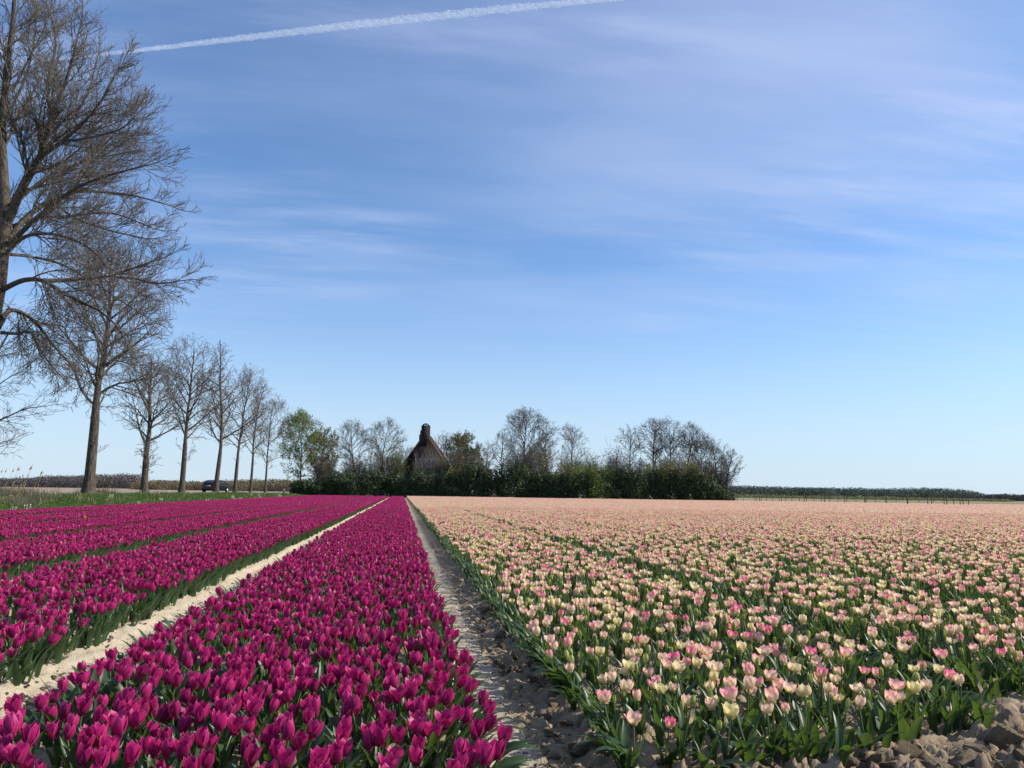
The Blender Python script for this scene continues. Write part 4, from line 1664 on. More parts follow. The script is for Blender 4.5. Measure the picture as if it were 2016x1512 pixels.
def grove_tree(px, ty, depth, w, seed, label, nl=20, clear=.25, mt=None, tr=.2, leafm=None, nleaf=0, lsize=.07, droop=False, group='trees of the farmyard grove', fine=1.0):
    b = at(px, depth, 0)
    lo, hi = 0., 40.
    for _ in range(30):
        m = (lo + hi) / 2
        u, v, dd = project(np.array([[b.x, b.y, m]]))
        if v[0] > ty:
            lo = m
        else:
            hi = m
    P = base_P(n=[int(8 * fine), 5, 3], rtip=.016, ang=[.7, .7, .65], ratio=[.5, .55, .6], up=[.03, .05, .05, .04] if not droop else [.03, -.02, -.12, -.2], wob=[.10, .12, .14, .15])

    def extra(wd_, rn_, P_):
        if leafm:
            tips = np.array([l[0][-1] for l in wd_.parts['twigs']]) - np.array(b)
            extra.tips = tips
    lo *= 1.0
    r = row_tree(tuple(b), lo, tr, clear, ovate(w * 1.0, .75, .4), seed, label, int(nl * 1.25), P, (0, 0), 0, 'bare_tree' if not leafm else 'leafy_tree', group, mt, .85, 4, extra, (.56, lo * .49, w * 1.22))
    if leafm:
        rg = np.random.default_rng(seed)
        pk = rg.integers(0, len(extra.tips), nleaf)
        pts = extra.tips[pk] + rg.normal(size=(nleaf, 3)) * np.array([.16, .16, .2])
        leaf_cloud('leaves', pts, rg.normal(size=(nleaf, 3)), lsize, leafm, r, seed)
    return r


# trees of the grove (column, top row, depth, half width)
G = grove_tree
G(594, 815, 150, 4.4, 501, 'pale green drooping birch at the left end of the farmyard grove', 26, .16, M_TWIG, .16, M_GREEN, 9000, .15, True)
G(630, 848, 152, 3.2, 502, 'olive green tree just right of the birch', 18, .2, M_TWIG, .15, M_OLIVE, 6000, .14)
G(651, 866, 154, 2.6, 503, 'small bare grey tree behind the olive green tree', 14)
G(700, 832, 158, 4.2, 504, 'bare round tree left of the farmhouse, the left one of two', 22)
G(752, 826, 158, 4.6, 505, 'bare round tree left of the farmhouse, the right one of two', 22)
G(795, 878, 165, 3.4, 506, 'low bare tree touching the left slope of the farmhouse roof', 14)
G(868, 855, 172, 4.2, 507, 'bare tree showing behind the right slope of the farmhouse roof', 18)
G(897, 862, 170, 3.4, 508, 'thin bare tree between the farmhouse and the dark evergreen tree', 16)
G(922, 856, 160, 3.6, 509, 'dark olive evergreen tree right of the farmhouse', 22, .1, M_TWIG, .2, M_OLIVE, 9000, .17)
G(958, 868, 165, 3.0, 510, 'slight bare tree right of the dark evergreen tree', 14)
G(990, 850, 158, 2.8, 511, 'bare tree leaning against the left of the tallest grove tree', 16)
G(1032, 810, 158, 5.4, 512, 'tallest bare tree of the grove with a broad double crown', 30, .2, M_TWIG, .26, fine=1.2)
G(1078, 830, 160, 3.4, 513, 'narrow bare tree on the right flank of the tallest grove tree', 20)
G(1130, 834, 156, 3.4, 514, 'lone bare tree standing clear left of the gap in the grove', 20, .25, M_TWIG, .2)
G(1243, 840, 156, 3.4, 515, 'bare tree at the left of the right-hand clump, standing slightly apart', 20, .3, M_TWIG, .18)
G(1290, 828, 158, 4.2, 516, 'bare tree with forked trunk in the right-hand clump', 24, .25, M_TWIG, .2)
G(1322, 826, 160, 4.2, 517, 'highest bare tree in the middle of the right-hand clump', 24, .25)
G(1352, 834, 158, 4.2, 518, 'dense bare tree right of the highest in the right-hand clump', 24, .2)
G(1384, 856, 156, 3.8, 519, 'bare tree on the falling right side of the clump', 22, .15)
G(1412, 868, 154, 3.6, 520, 'bare tree second from the right end of the clump', 22, .1)
G(1430, 884, 151, 3.0, 521, 'outermost bare tree leaning out at the right end of the clump', 20, .08)

# hedge of evergreen shrubs along the end of the field
rh = random.Random(3)
HED = [(606, 938, 'short clipped brown-green hedge shrub at the far left end of the hedge', M_EVER), (632, 934, 'dark hedge shrub under the olive green tree', M_EVER),
       (664, 930, 'dark hedge shrub left of the two round bare trees', M_EVER), (697, 926, 'dark hedge shrub below the left round bare tree', M_EVER),
       (730, 924, 'dark hedge shrub below the right round bare tree', M_EVER), (764, 922, 'dark hedge shrub before the light green bush', M_EVER),
       (798, 926, 'dark hedge shrub under the farmhouse left window', M_EVER), (832, 925, 'dark hedge shrub under the farmhouse chimney', M_EVER),
       (866, 918, 'dark hedge shrub under the farmhouse right slope', M_EVER), (900, 918, 'dark hedge shrub right of the farmhouse', M_EVER),
       (936, 914, 'dark hedge shrub under the evergreen tree', M_EVER), (972, 912, 'glossy hedge shrub left of the big willow bush', M_EVER),
       (1008, 910, 'glossy hedge shrub at the foot of the tallest grove tree', M_EVER), (1044, 914, 'dark hedge shrub below the big willow bush', M_EVER),
       (1080, 916, 'dark hedge shrub right of the big willow bush', M_EVER), (1114, 912, 'hedge shrub below the lone bare tree with olive top', M_EVER),
       (1148, 912, 'hedge shrub with fresh green top left of the gap', M_EVER), (1184, 908, 'brightest green hedge shrub in the gap of the grove', M_GREEN),
       (1218, 920, 'dark low hedge shrub right of the bright green one', M_EVER), (1252, 922, 'hedge shrub under the slightly apart bare tree', M_EVER),
       (1288, 918, 'hedge shrub with yellow-green top under the forked tree', M_EVER), (1324, 914, 'hedge shrub with yellow-green top under the highest clump tree', M_EVER),
       (1360, 916, 'hedge shrub with olive top right of the yellow-green ones', M_EVER), (1394, 924, 'brown-green hedge shrub second from the right end', M_EVER),
       (1422, 944, 'low leafy shrub closing the right end of the hedge', M_EVER)]


def height_at(b, ty):
    lo, hi = 0., 40.
    for _ in range(30):
        m = (lo + hi) / 2
        u, v, dd = project(np.array([[b[0], b[1], m]]))
        if v[0] > ty:
            lo = m
        else:
            hi = m
    return lo


for k, (px, ty, words, mt) in enumerate(HED):
    b = at(px, 145 + rh.uniform(-.8, 1.2), 0)
    h = height_at(b, ty + rh.uniform(-6, 14)) * .98
    top = {15: M_OLIVE, 16: M_GREEN, 17: M_GREEN, 20: M_OLIVE, 21: M_OLIVE, 22: M_OLIVE, 9: M_OLIVE}.get(k)
    shrub(b, 5.0, 3.4, h, 700 + k, words, mt, 4200, .195, 8, top, 'shrubs of the dark hedge', 'hedge_shrub', 12)
    # denser heart
FANS = [(640, 895, 'brown bare bush behind the hedge below the birch', M_BROWN, 2.2), (745, 893, 'brown bare bush filling the space under the two round trees', M_BROWN, 3.4),
        (700, 900, 'thin brown bush left of the brown one under the round trees', M_BROWN, 2.2), (782, 884, 'light green leafy bush left of the farmhouse windows', M_GREEN, 1.3),
        (880, 905, 'low olive bush at the right foot of the roof', M_OLIVE, 1.6), (905, 888, 'brownish bush below the dark evergreen tree', M_BROWN, 2.0),
        (945, 896, 'olive brown bush right of the evergreen tree', M_OLIVE, 2.2), (1062, 872, 'big upright willow bush with many pale stems', M_OLIVE, 3.4),
        (1030, 884, 'grey-brown bush at the left of the big willow bush', M_GREY, 2.4), (1125, 898, 'yellow-green bush below the lone bare tree', M_OLIVE, 2.4),
        (1165, 900, 'fresh green bush rising above the hedge', M_GREEN, 1.6), (1215, 890, 'pinkish grey bare bush left of the right-hand clump', M_GREY, 2.0),
        (1262, 905, 'grey-brown bush under the right-hand clump', M_GREY, 2.6), (1305, 903, 'yellow-green bush in the middle under the clump', M_OLIVE, 2.6),
        (1345, 900, 'olive bush under the dense bare tree', M_OLIVE, 2.6), (1385, 905, 'brown bush near the right end of the grove', M_BROWN, 2.6),
        (1420, 915, 'grey bare bush at the right corner of the grove', M_GREY, 2.2)]
for k, (px, ty, words, mt, w_) in enumerate(FANS):
    b = at(px, 149 + rh.uniform(-.5, 1.5), 0)
    fan_shrub(b, w_ * 2.3, height_at(b, ty), 800 + k, words, M_TWIG, 90, mt, 'bushes rising behind the hedge', 'bush', 4200, .11)

for px, ty, words, w_ in [(826, 884, 'pale bare shoots standing before the farmhouse left window', 1.3), (846, 876, 'tall pale bare shoots crossing the farmhouse gable and right window', 1.6),
                          (864, 890, 'pale bare shoots before the right slope of the gable', 1.3)]:
    b = at(px, 150.3, 0)
    fan_shrub(b, w_ * 1.6, height_at(b, ty), 860 + px, words, M_PALE, 15, M_GREY, 'bare shoots before the farmhouse', 'bare_bush', 90, .06)

# ------------------------------------------------------------------ farmhouse
hb = at(838, 153, 0)
hx, hy = hb.x, hb.y
M_BRICK, nt, out = new_mat('dark_brick')
tcn = nt.node('ShaderNodeTexCoord')
br = nt.node('ShaderNodeTexBrick', {0: tcn.outputs['Object'], 'Color1': (.024, .015, .014, 1), 'Color2': (.018, .012, .012, 1), 'Mortar': (.018, .015, .014, 1), 'Scale': 4.0})
mp = nt.node('ShaderNodeMapping', {0: tcn.outputs['Object']})
mp.inputs['Rotation'].default_value = (R(90), 0, 0)
nt.l.new(mp.outputs[0], br.inputs[0])
b = nt.node('ShaderNodeBsdfPrincipled', {'Base Color': br.outputs[0], 'Roughness': .9})
nt.l.new(b.outputs[0], out.inputs[0])
M_TILE = simple_mat('red_roof_tile', (.13, .065, .05), (.19, .095, .07), 3, .8)
M_WHITE = simple_mat('white_paint', (.4, .4, .38), (.5, .5, .48), 3, .6)
M_DARKGLASS = simple_mat('window_glass', (.02, .025, .03), (.03, .035, .04), 3, .1, spec=.6)
M_LEAD = simple_mat('roof_edge', (.16, .10, .08), (.2, .13, .1), 3, .7)
house = bpy.data.objects.new('farmhouse', None)
COL.objects.link(house)
house.location = (hx, hy, 0)
house.rotation_euler = (0, 0, R(-7))
tag(house, 'dark brick farmhouse gable with steep red roof and tall stepped chimney behind the hedge', 'house')
apex = height_at((hx, hy), 853)
hw_e, eave = 5.4, apex - 5.4 * 1.45
DEP = 11.0


def prism(xz, y0, y1, name, mat, parent):
    n = len(xz)
    V = [(x, y0, z) for x, z in xz] + [(x, y1, z) for x, z in xz]
    fs = [list(range(n)), [2 * n - 1 - i for i in range(n)]] + [[i, i + n, (i + 1) % n + n, (i + 1) % n] for i in range(n)]
    mb = MB()
    mb.add(V, fs)
    return mb.obj(name, mat, parent)


prism([(-5.0, 0), (5.0, 0), (5.0, eave + .3), (.0, apex - .15), (-5.0, eave + .3)], 0.0, DEP, 'wall', M_BRICK, house)
roof_parts = []
for s, nm in ((-1, 'roof_slope'), (1, 'roof_slope')):
    mb = MB()
    a0, a1 = (s * (hw_e + .25), eave - .4), (0.0, apex + .06)
    th = .16
    V = []
    for yy in (-.28, DEP + .3):
        V += [(a0[0], yy, a0[1]), (a1[0], yy, a1[1]), (a1[0], yy, a1[1] + th), (a0[0] + s * th * .9, yy, a0[1] + th * .3)]
    mb.add(V, [(0, 1, 2, 3), (7, 6, 5, 4), (0, 4, 5, 1), (1, 5, 6, 2), (2, 6, 7, 3), (3, 7, 4, 0)])
    # courses of tiles as low ridges
    L_ = math.hypot(a1[0] - a0[0], a1[1] - a0[1])
    nx_, nz_ = s * (a1[1] - a0[1]) / L_, abs(a1[0] - a0[0]) / L_
    for c in range(1, 34):
        t = c / 34
        x_, z_ = a0[0] + s * .1 + (a1[0] - a0[0] - s * .1) * t, a0[1] + (a1[1] - a0[1]) * t
        x_, z_ = x_ + nx_ * .17, z_ + nz_ * .17
        mb.tube((x_, -.27, z_), (x_, DEP + .28, z_), .035, .035, 4)
    ro_ = mb.obj(nm, M_TILE, house)
    vb = MB()
    vb.tube((a0[0], -.34, a0[1] + .05), (a1[0], -.34, a1[1] + .05), .09, .09, 4)
    vb.obj('verge_board', M_LEAD, ro_)
# chimney with stepped left side and a little arched hood
ctop = height_at((hx, hy), 840)
ch = bpy.data.meshes.new('x')
mb = MB()
mb.box(-.78, .72, -.5, 1.3, apex - 2.4, ctop)
mb.box(-.98, -.78, -.44, 1.2, apex - 2.4, ctop - .75)
mb.box(-1.16, -.98, -.40, 1.1, apex - 2.6, ctop - 1.5)
mb.box(-.84, .78, -.56, 1.36, ctop, ctop + .10)
chim = mb.obj('chimney', M_BRICK, house)
mb = MB()
r_, n_ = .66, 10
for k in range(n_):
    a, b_ = math.pi * k / n_, math.pi * (k + 1) / n_
    for q in (0.0,):
        V = []
        for yy in (0.0, 1.1):
            V += [(math.cos(a) * r_ - .03, yy, ctop + .1 + math.sin(a) * r_ * .8), (math.cos(b_) * r_ - .03, yy, ctop + .1 + math.sin(b_) * r_ * .8),
                  (math.cos(b_) * (r_ - .13) - .03, yy, ctop + .1 + math.sin(b_) * (r_ - .13) * .8), (math.cos(a) * (r_ - .13) - .03, yy, ctop + .1 + math.sin(a) * (r_ - .13) * .8)]
        mb.add(V, [(0, 1, 2, 3), (7, 6, 5, 4), (0, 4, 5, 1), (1, 5, 6, 2), (2, 6, 7, 3), (3, 7, 4, 0)])
mb.box(-.12, .06, .1, 1.0, ctop + .1, ctop + .52)
mb.box(-.48, -.33, .1, 1.0, ctop + .1, ctop + .42)
mb.box(.27, .42, .1, 1.0, ctop + .1, ctop + .42)
mb.obj('chimney_hood', M_BRICK, chim)
wz0, wz1 = height_at((hx, hy), 919), height_at((hx, hy), 903)
for cx_ in (-1.1, 1.15):
    fr = MB()
    w2 = .72
    fr.box(cx_ - w2, cx_ - w2 + .09, -.06, .05, wz0, wz1)
    fr.box(cx_ + w2 - .09, cx_ + w2, -.06, .05, wz0, wz1)
    fr.box(cx_ - w2 + .09, cx_ + w2 - .09, -.06, .05, wz1 - .09, wz1)
    fr.box(cx_ - w2 + .09, cx_ + w2 - .09, -.06, .05, wz0, wz0 + .09)
    fr.box(cx_ - .05, cx_ + .05, -.055, .05, wz0 + .09, wz1 - .09)
    wf = fr.obj('window', M_WHITE, house)
    for s in (-1, 1):
        pn = MB()
        pn.box(cx_ + (-w2 + .09 if s < 0 else .05), cx_ + (-.05 if s < 0 else w2 - .09), -.02, .02, wz0 + .09, wz1 - .09)
        pn.obj('pane', M_DARKGLASS, wf)
# low white-edged shed roof behind the hedge
sb = at(1072, 156, 0)
shed = bpy.data.objects.new('shed', None)
COL.objects.link(shed)
shed.location = sb
tag(shed, 'low shed behind the hedge showing a thin white roof edge under the willow bush', 'shed')
sh = height_at(sb, 933)
MB().box(-4, 3, 0, 5, 0, sh - .15).obj('wall', M_BRICK, shed)
MB().box(-4.3, 3.3, -.3, 5.3, sh - .15, sh).obj('roof', M_WHITE, shed)

# ------------------------------------------------------------------ road
M_ASPH = simple_mat('asphalt', (.16, .15, .14), (.21, .20, .185), 2.5, .9)
ry = np.arange(-20, 420, 2.0)
rx = np.linspace(-28.2, -22.2, 5)
RX, RY = np.meshgrid(rx, ry, indexing='ij')
RZ = ground_z(RX, RY) + .05
q = np.arange(RX.size).reshape(RX.shape)
Q = np.stack([q[:-1, :-1], q[1:, :-1], q[1:, 1:], q[:-1, 1:]], -1).reshape(-1, 4)
road = link('road', mesh_np('road', np.stack([RX, RY, RZ], -1).reshape(-1, 3), [Q], [M_ASPH]))
tag(road, 'grey asphalt country road running past the bare trees', kind='structure')

# ------------------------------------------------------------------ verge grass, reeds
M_GRASS = fol('grass_blade', (.055, .10, .022), (.11, .165, .04), (.12, .18, .03), .3)
M_DRY = fol('dry_grass', (.42, .33, .18), (.58, .48, .30), (.3, .22, .1), .25)
M_FLW = simple_mat('white_weed_flower', (.7, .7, .62), (.75, .75, .4), 4, .8)


def tuft(seed, n, h, spread, wdt, mat, lean=.4):
    rg = np.random.default_rng(seed)
    V, Q = [], []
    for k in range(n):
        a = rg.uniform(0, 6.28)
        p = rg.normal(size=2) * spread
        hh = h * rg.uniform(.5, 1.1)
        l = rg.uniform(0, lean)
        dx, dy = math.cos(a) * l * hh, math.sin(a) * l * hh
        px2, py2 = -math.sin(a) * wdt, math.cos(a) * wdt
        i = len(V)
        V += [(p[0] - px2, p[1] - py2, 0), (p[0] + px2, p[1] + py2, 0), (p[0] + dx * .4 + px2 * .7, p[1] + dy * .4 + py2 * .7, hh * .6),
              (p[0] + dx * .4 - px2 * .7, p[1] + dy * .4 - py2 * .7, hh * .6), (p[0] + dx, p[1] + dy, hh)]
        Q.append((i, i + 1, i + 2, i + 3))
    T = [(i[3], i[2], i[3] + 1 if False else i[2] + 2) for i in Q]
    return mesh_np('tuft', np.array(V), [np.array(Q), np.array(T)], [mat])


gm = [tuft(900 + k, 30, .10, .13, .010, M_GRASS, .7) for k in range(4)] + [tuft(910, 20, .16, .12, .010, M_GRASS, .8), tuft(911, 12, .22, .10, .007, M_DRY, .6)]
fl_ = MB()
for k in range(5):
    a_ = k * 1.3
    fl_.tube((.05 * math.cos(a_), .05 * math.sin(a_), 0), (.08 * math.cos(a_), .08 * math.sin(a_), .22), .004, .004, 3)
    fl_.box(.08 * math.cos(a_) - .012, .08 * math.cos(a_) + .012, .08 * math.sin(a_) - .012, .08 * math.sin(a_) + .012, .22, .24)
gm.append(fl_.mesh('tuft', M_FLW))
rg = np.random.default_rng(61)
N = 26000
yy = 14 + (150 - 14) * rg.random(N) ** 1.25
xx = -22.0 + (22.0 - 14.3) * rg.random(N)
# behind the field's end strip too
u, v, dd = project(np.stack([xx, yy, np.full(N, .3)], 1))
k_ = (u > -80) & (u < 800)
xx, yy = xx[k_], yy[k_]
N = len(xx)
gi_ = rg.integers(0, 4, N)
r_ = rg.random(N)
gi_[r_ > .84] = 4
gi_[(r_ > .982)] = 5
gi_[(r_ > .9975)] = 6
z_ = ground_z(xx, yy) - .02
s_ = rg.uniform(.7, 1.5, N) * np.where(xx < -20.8, .45, 1.0)
gi_[(xx < -20.8) & (gi_ > 3)] = 0
scatter('grass', np.stack([xx, yy, z_], 1), np.stack([rg.normal(size=N) * .1, rg.normal(size=N) * .1, rg.uniform(0, 6.28, N)], 1), np.stack([s_] * 3, 1),
        gi_, rg.random(N), src(gm, 'tuft'), 'short green grass with scattered weeds covering the road verge')


def reeds(px, depth, w, n, h, seed, label, tall=6):
    b = at(px, depth, 0)
    b.z = gz(b.x, b.y) - .02
    rg = np.random.default_rng(seed)
    root = bpy.data.objects.new('dry_grass_clump', None)
    COL.objects.link(root)
    root.location = b
    tag(root, label, 'grass clump', 'clumps of dry pale grass on the verge')
    mb = MB()
    V, T = [], []
    for k in range(n):
        x, y = rg.normal() * w * .4, rg.normal() * .25
        hh = h * rg.uniform(.35, 1.0)
        l = rg.normal() * .35 * hh
        i = len(V)
        V += [(x - .016, y, 0), (x + .016, y, 0), (x + l * .4 + .008, y, hh * .6), (x + l * .4 - .008, y, hh * .6), (x + l, y + rg.normal() * .1, hh)]
        T.append((i, i + 1, i + 2, i + 3))
    T3 = [(t[3], t[2], t[2] + 2) for t in T]
    o = link('blades', mesh_np('blades', np.array(V), [np.array(T), np.array(T3)], [M_DRY]), root)
    o['kind'] = 'stuff'
    for k in range(tall):
        x = rg.uniform(-.5, .5) * w
        hh = h * rg.uniform(1.3, 2.1)
        l = rg.uniform(.05, .35) * hh
        mb = MB()
        mb.tube((x, 0, 0), (x + l * .5, 0, hh * .6), .010, .008, 3)
        mb.tube((x + l * .5, 0, hh * .6), (x + l, 0, hh), .008, .004, 3)
        mb.tube((x + l, 0, hh * .98), (x + l * 1.12, 0, hh * 1.12), .03, .006, 4)
        mb.obj('seed_stalk', M_DRY, root)
    return root


reeds(20, 41, 2.6, 800, .70, 1, 'wide clump of dry pale grass with tall seed stalks at the left edge', 14)
reeds(40, 37, 1.0, 380, .55, 2, 'dry grass clump spilling down the green bank at the left', 2)
reeds(196, 57.5, 1.7, 520, .62, 3, 'dry grass clump with tall stalks hugging the foot of the thick trunk', 9)
reeds(170, 57, .7, 90, .35, 4, 'short dry grass at the left foot of the thick trunk', 0)
reeds(290, 70, 1.2, 120, .45, 5, 'dry grass clump at the foot of the whiskery trunk', 2)
reeds(318, 74, 2.2, 140, .4, 6, 'dry grass patch between the second and third trunks', 3)
reeds(367, 80, .9, 60, .4, 7, 'small dry grass clump right of the third trunk', 1)
reeds(470, 104, 1.2, 70, .5, 8, 'dry grass clump right of the trunk beside the car', 1)
reeds(498, 112, 1.0, 50, .5, 9, 'small dry grass clump near the slim far trunks', 1)

# ------------------------------------------------------------------ car
def car():
    d = 99.0
    b = at(413, d, 0)
    b.z = gz(b.x, b.y) + .07
    M_PAINT = simple_mat('dark_blue_paint', (.004, .005, .010), (.005, .006, .012), 1, .35, spec=.6)
    M_TYRE = simple_mat('tyre', (.02, .02, .02), None, 5, .8)
    M_RIM = simple_mat('wheel_rim', (.6, .6, .6), None, 5, .3, metal=.7)
    M_GL = simple_mat('car_glass', (.03, .035, .04), None, 5, .05, spec=1.0)
    M_RED = simple_mat('tail_lamp', (.25, .01, .01), None, 5, .2)
    M_YEL = simple_mat('yellow_plate', (.6, .42, .03), None, 5, .5)
    M_BLK = simple_mat('black_trim', (.015, .015, .015), None, 5, .6)
    root = bpy.data.objects.new('parked_car', None)
    root.name = 'car'
    COL.objects.link(root)
    root.location = b
    root.rotation_euler = (0, 0, R(-12))
    tag(root, 'dark blue hatchback car on the road seen from behind the fourth trunk', 'car')
    # body cross sections along y (rear at y=0, front at y=4.3): half width, z bottom, shoulder, roof half width, roof z
    S = [(0.00, .80, .42, .80, .66, .86), (0.06, .86, .30, .92, .70, 1.02), (.35, .89, .24, .96, .64, 1.33), (.75, .90, .22, .97, .62, 1.47),
         (1.6, .90, .22, .96, .63, 1.51), (2.4, .90, .22, .95, .60, 1.46), (3.0, .89, .22, .94, .62, 1.10), (3.3, .88, .22, .92, .66, .97),
         (4.0, .84, .24, .78, .62, .84), (4.25, .70, .32, .62, .5, .68)]
    V, n = [], 10
    for y, w, zb, zs, rw, rz_ in S:
        V += [(-w * .9, y, zb), (-w, y, zb + .14), (-w, y, zs - .2), (-w * .96, y, zs), (-rw, y, rz_), (rw, y, rz_), (w * .96, y, zs), (w, y, zs - .2), (w, y, zb + .14), (w * .9, y, zb)]
    fs = []
    for i in range(len(S) - 1):
        for j in range(n):
            fs.append((i * n + j, i * n + (j + 1) % n, (i + 1) * n + (j + 1) % n, (i + 1) * n + j))
    fs += [tuple(range(n))[::-1], tuple(range((len(S) - 1) * n, len(S) * n))]
    mb = MB()
    mb.add(V, fs)
    mb.obj('body', M_PAINT, root)
    # glass panels stand just proud of the shell
    def panel(name, P, mat, parent=root, t=.012):
        P = np.array(P, float)
        nn = np.cross(P[1] - P[0], P[2] - P[0])
        nn /= np.linalg.norm(nn)
        m_ = MB()
        m_.add(np.concatenate([P + nn * t, P - nn * t]), [(0, 1, 2, 3), (7, 6, 5, 4), (0, 4, 5, 1), (1, 5, 6, 2), (2, 6, 7, 3), (3, 7, 4, 0)])
        return m_.obj(name, mat, parent)
    panel('rear_window', [(-.60, .10, 1.02), (.60, .10, 1.02), (.53, .34, 1.31), (-.53, .34, 1.31)], M_GL)
    for s in (1, -1):
        panel('side_window', [(s * .885, .55, 1.0), (s * .885, 1.65, 1.0), (s * .68, 1.60, 1.42), (s * .70, .85, 1.38)], M_GL)
        panel('side_window', [(s * .885, 1.73, 1.0), (s * .88, 2.75, .99), (s * .68, 2.35, 1.40), (s * .68, 1.70, 1.42)], M_GL)
        m_ = MB()
        m_.box(s * .60 if s > 0 else -.84, .84 if s > 0 else -.60, -.02, .10, .72, .90)
        m_.obj('tail_light', M_RED, root)
        m_ = MB()
        m_.box(.92 if s > 0 else -1.06, 1.06 if s > 0 else -.92, 2.65, 2.78, .98, 1.12)
        m_.obj('mirror', M_BLK, root)
        for y_ in (.72, 3.4):
            wm = MB()
            wm.tube((s * .72, y_, .31), (s * .92, y_, .31), .31, .31, 20)
            wh = wm.obj('wheel', M_TYRE, root)
            rm = MB()
            rm.tube((s * .90, y_, .31), (s * .935, y_, .31), .21, .19, 14)
            rm.obj('rim', M_RIM, wh)
    m_ = MB()
    m_.box(-.84, .84, -.06, .06, .34, .56)
    m_.obj('bumper', M_PAINT, root)
    m_ = MB()
    m_.box(-.26, .26, -.03, .0, .74, .85)
    m_.obj('number_plate', M_YEL, root)


car()

# small marker post with a white head
mp_ = at(562, 118, 0)
mp_.z = gz(mp_.x, mp_.y)
post = bpy.data.objects.new('marker_post', None)
COL.objects.link(post)
post.location = mp_
tag(post, 'small roadside marker post with a white head before the hedge corner', 'post')
MB().box(-.06, .06, -.04, .04, 0, .8).obj('post', M_BARK, post)
MB().box(-.07, .07, -.05, .05, .8, 1.02).obj('reflector_head', M_WHITE, post)

# ------------------------------------------------------------------ fences on the right
M_POST = simple_mat('fence_post', (.055, .045, .038), (.09, .075, .06), 4, .9)
M_WIRE = simple_mat('wire', (.2, .2, .2), None, 4, .5)


def fence(cols, d0, d1, h, label, thick=()):
    root = bpy.data.objects.new('wire_fence', None)
    COL.objects.link(root)
    pts = []
    rn_ = random.Random(int(d0))
    for i, px in enumerate(cols):
        t = (px - cols[0]) / (cols[-1] - cols[0])
        p = at(px, d0 + (d1 - d0) * t, 0)
        pts.append(p)
    root.location = pts[0]
    tag(root, label, 'fence')
    for i, p in enumerate(pts):
        q = p - pts[0]
        r_ = .11 if cols[i] in thick else .06
        mb = MB()
        hh = h * rn_.uniform(.88, 1.08)
        mb.tube((q.x, q.y, -.1), (q.x + rn_.uniform(-.04, .04), q.y, hh), r_, r_ * .85, 6)
        mb.obj('post', M_POST, root)
    for z in (.45, .8, 1.1):
        mb = MB()
        for a, b_ in zip(pts[:-1], pts[1:]):
            a_, c_ = a - pts[0], b_ - pts[0]
            mb.tube((a_.x, a_.y, z), (c_.x, c_.y, z - .0), .008, .008, 3)
        mb.obj('wire', M_WIRE, root)


fence([1429, 1437.5, 1454, 1498.7, 1541, 1586, 1626.5, 1666, 1706, 1748, 1789.6, 1829, 1837, 1861.5, 1866.6, 1880.6, 1893, 1899, 1910], 142, 122, 1.45,
      'nearer wire fence of dark wooden posts along the far right edge of the pink field', (1789.6,))
fence([1440, 1466, 1489, 1493, 1502, 1512, 1523.5, 1537, 1549.6, 1562, 1576.6, 1590.5, 1605.6, 1620, 1636.6, 1652.6, 1670, 1688, 1705, 1709, 1726, 1746, 1767, 1812, 1840], 195, 175, 1.35,
      'farther wire fence of thin posts beyond the dry strip at the right')

# ------------------------------------------------------------------ far woods and brush
def far_wood(name, cols, depth, tops, foot, mat, label, seed, step=1.2, size=.55, per=130, wid=3.0):
    """mass of many crowns along a line far away"""
    rg = np.random.default_rng(seed)
    A = []
    Nn = []
    x0, x1 = cols
    n = int((x1 - x0) / step)
    for k in range(n):
        px = x0 + (x1 - x0) * (k + rg.random()) / n
        ty = np.interp(px, tops[0], tops[1]) + rg.uniform(-1.6, 3.5)
        dp = depth + rg.uniform(-12, 25)
        b = at(px, dp, 0)
        h = height_at(b, ty) - foot
        w = wid * rg.uniform(.7, 1.3)
        m = per
        dv = rg.normal(size=(m, 3))
        dv /= np.linalg.norm(dv, axis=1)[:, None]
        dv[:, 2] = np.abs(dv[:, 2]) if False else dv[:, 2]
        p = dv * np.array([w, w, h * .5]) * rg.uniform(.7, 1.0, m)[:, None] + np.array([b.x, b.y, foot + h * .5])
        m2 = m // 3
        p2 = np.stack([b.x + rg.uniform(-w, w, m2), b.y - rg.random(m2) * w, foot + rg.random(m2) * h * .5], 1)
        A += [p, p2]
        Nn += [dv, np.tile([0, -1, .1], (m2, 1))]
    pts, nr = np.concatenate(A), np.concatenate(Nn)
    root = leaf_cloud(name, pts, nr, size, mat, None, seed, 1.0)
    tag(root, label, None, None, 'stuff')
    return root


far_wood('far_wood', (-60, 278), 430, ([-60, 0, 60, 100, 140, 200, 240, 278], [944, 941, 940, 935, 936, 933, 932, 932]), .2, M_FARW,
         'distant grey-brown bare wood on the horizon at the left', 71, 1.5, .36, 190, 4.0)
far_wood('reed_brush', (272, 612), 300, ([272, 330, 400, 470, 540, 612], [945, 945, 947, 943, 942, 944]), .2, M_FARB,
         'low tan brush along the horizon behind the roadside trees', 72, 1.6, .29, 150, 2.6)
far_wood('far_wood', (1425, 1640), 560, ([1425, 1500, 1560, 1640], [954, 956, 959, 960]), .0, M_FARG, 'greenish distant wood right of the grove', 73, 1.6, .52, 160, 5.0)
far_wood('far_wood', (1560, 1935), 640, ([1560, 1640, 1700, 1760, 1840, 1900, 1935], [960, 959, 960, 960, 959.5, 963, 969]), .0, M_FARG,
         'long low distant wood in the middle of the right horizon', 74, 1.6, .52, 160, 5.0)
far_wood('far_wood', (1900, 2080), 600, ([1900, 1940, 1980, 2016, 2080], [974, 973, 972, 974, 974]), .0, M_FARW,
         'grey distant bare wood at the right end of the horizon', 75, 1.6, .52, 160, 5.0)
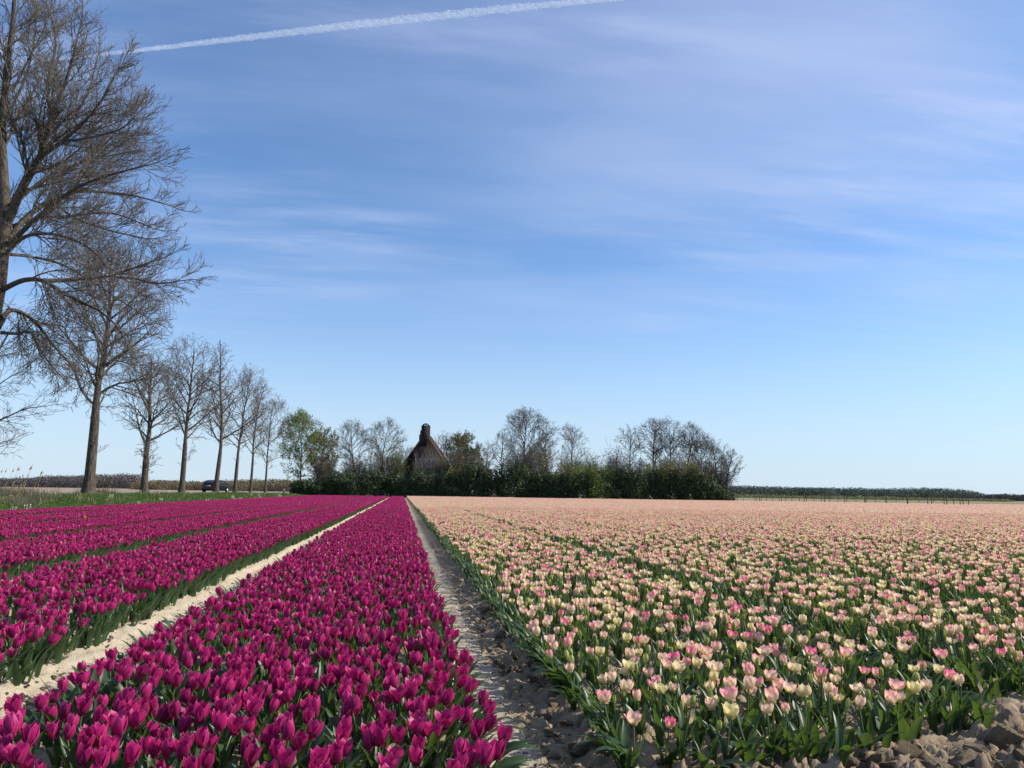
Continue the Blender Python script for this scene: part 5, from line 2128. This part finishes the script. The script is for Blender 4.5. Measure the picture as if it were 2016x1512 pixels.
far_wood('far_brush', (1430, 1990), 420, ([1430, 1560, 1700, 1850, 1990], [972, 975, 977, 980, 983]), .0, M_OLIVE,
         'low dull brush in front of the distant woods at the right', 76, 2.0, .4, 60, 3.0)

# ------------------------------------------------------------------ contrail, ice cloud high up
M_TRAIL, nt, out = new_mat('contrail_ice')
tcn = nt.node('ShaderNodeTexCoord')
n = nt.noise(tcn.outputs['Object'], 0.034, 6, .66)
den = nt.ramp(n, .30, .72, 0.10, 0.36)
df = nt.node('ShaderNodeBsdfDiffuse', {0: (.85, .88, .95, 1)})
tl = nt.node('ShaderNodeBsdfTranslucent', {0: (.85, .88, .95, 1)})
m5 = nt.node('ShaderNodeMixShader', {0: .5, 1: df.outputs[0], 2: tl.outputs[0]})
tp = nt.node('ShaderNodeBsdfTransparent')
mx = nt.node('ShaderNodeMixShader', {0: den, 1: tp.outputs[0], 2: m5.outputs[0]})
nt.l.new(mx.outputs[0], out.inputs[0])
CP = [(20, 124, 2.5), (140, 113, 3), (228, 104, 3.5), (400, 84, 5), (560, 65, 6.5), (700, 49, 7), (850, 33, 7.5), (1000, 17, 7), (1120, 6, 5.5), (1215, -3, 4.5), (1420, -24, 4)]
pts = [np.array(ray(a, b_, 5200)) for a, b_, c in CP]
rad = np.array([c * 5600 / F for _, _, c in CP])
tt = np.linspace(0, len(CP) - 1, 900)
P9 = np.stack([np.interp(tt, np.arange(len(CP)), [p[k] for p in pts]) for k in range(3)], 1)
r9 = np.interp(tt, np.arange(len(CP)), rad)
c0 = P9[450].copy()
for shell in (1.0, .62):
    V, Q = tube_np(P9 - c0, r9 * shell, 16)
    V = V.reshape(900, 16, 3)
    ax = (P9 - c0)[:, None]
    s_ = np.arange(900)[:, None] * np.ones((1, 16))
    a_ = np.arange(16)[None] * np.ones((900, 1))
    ca, sa = np.cos(a_ * math.pi / 8), np.sin(a_ * math.pi / 8)
    bump = .35 + 1.25 * fbm(s_ * .23 + ca * 1.7 + 40 + shell * 9, s_ * .11 + sa * 1.7 + 20, 5, .65)
    V = ax + (V - ax) * bump[..., None]
    me = mesh_np('contrail', V.reshape(-1, 3), [Q], [M_TRAIL], smooth=True)
    if shell == 1.0:
        tr_ = link('contrail', me, None, c0)
        tag(tr_, 'white aircraft contrail slanting across the top left of the sky', 'contrail')
    else:
        link('trail_core', me, tr_)
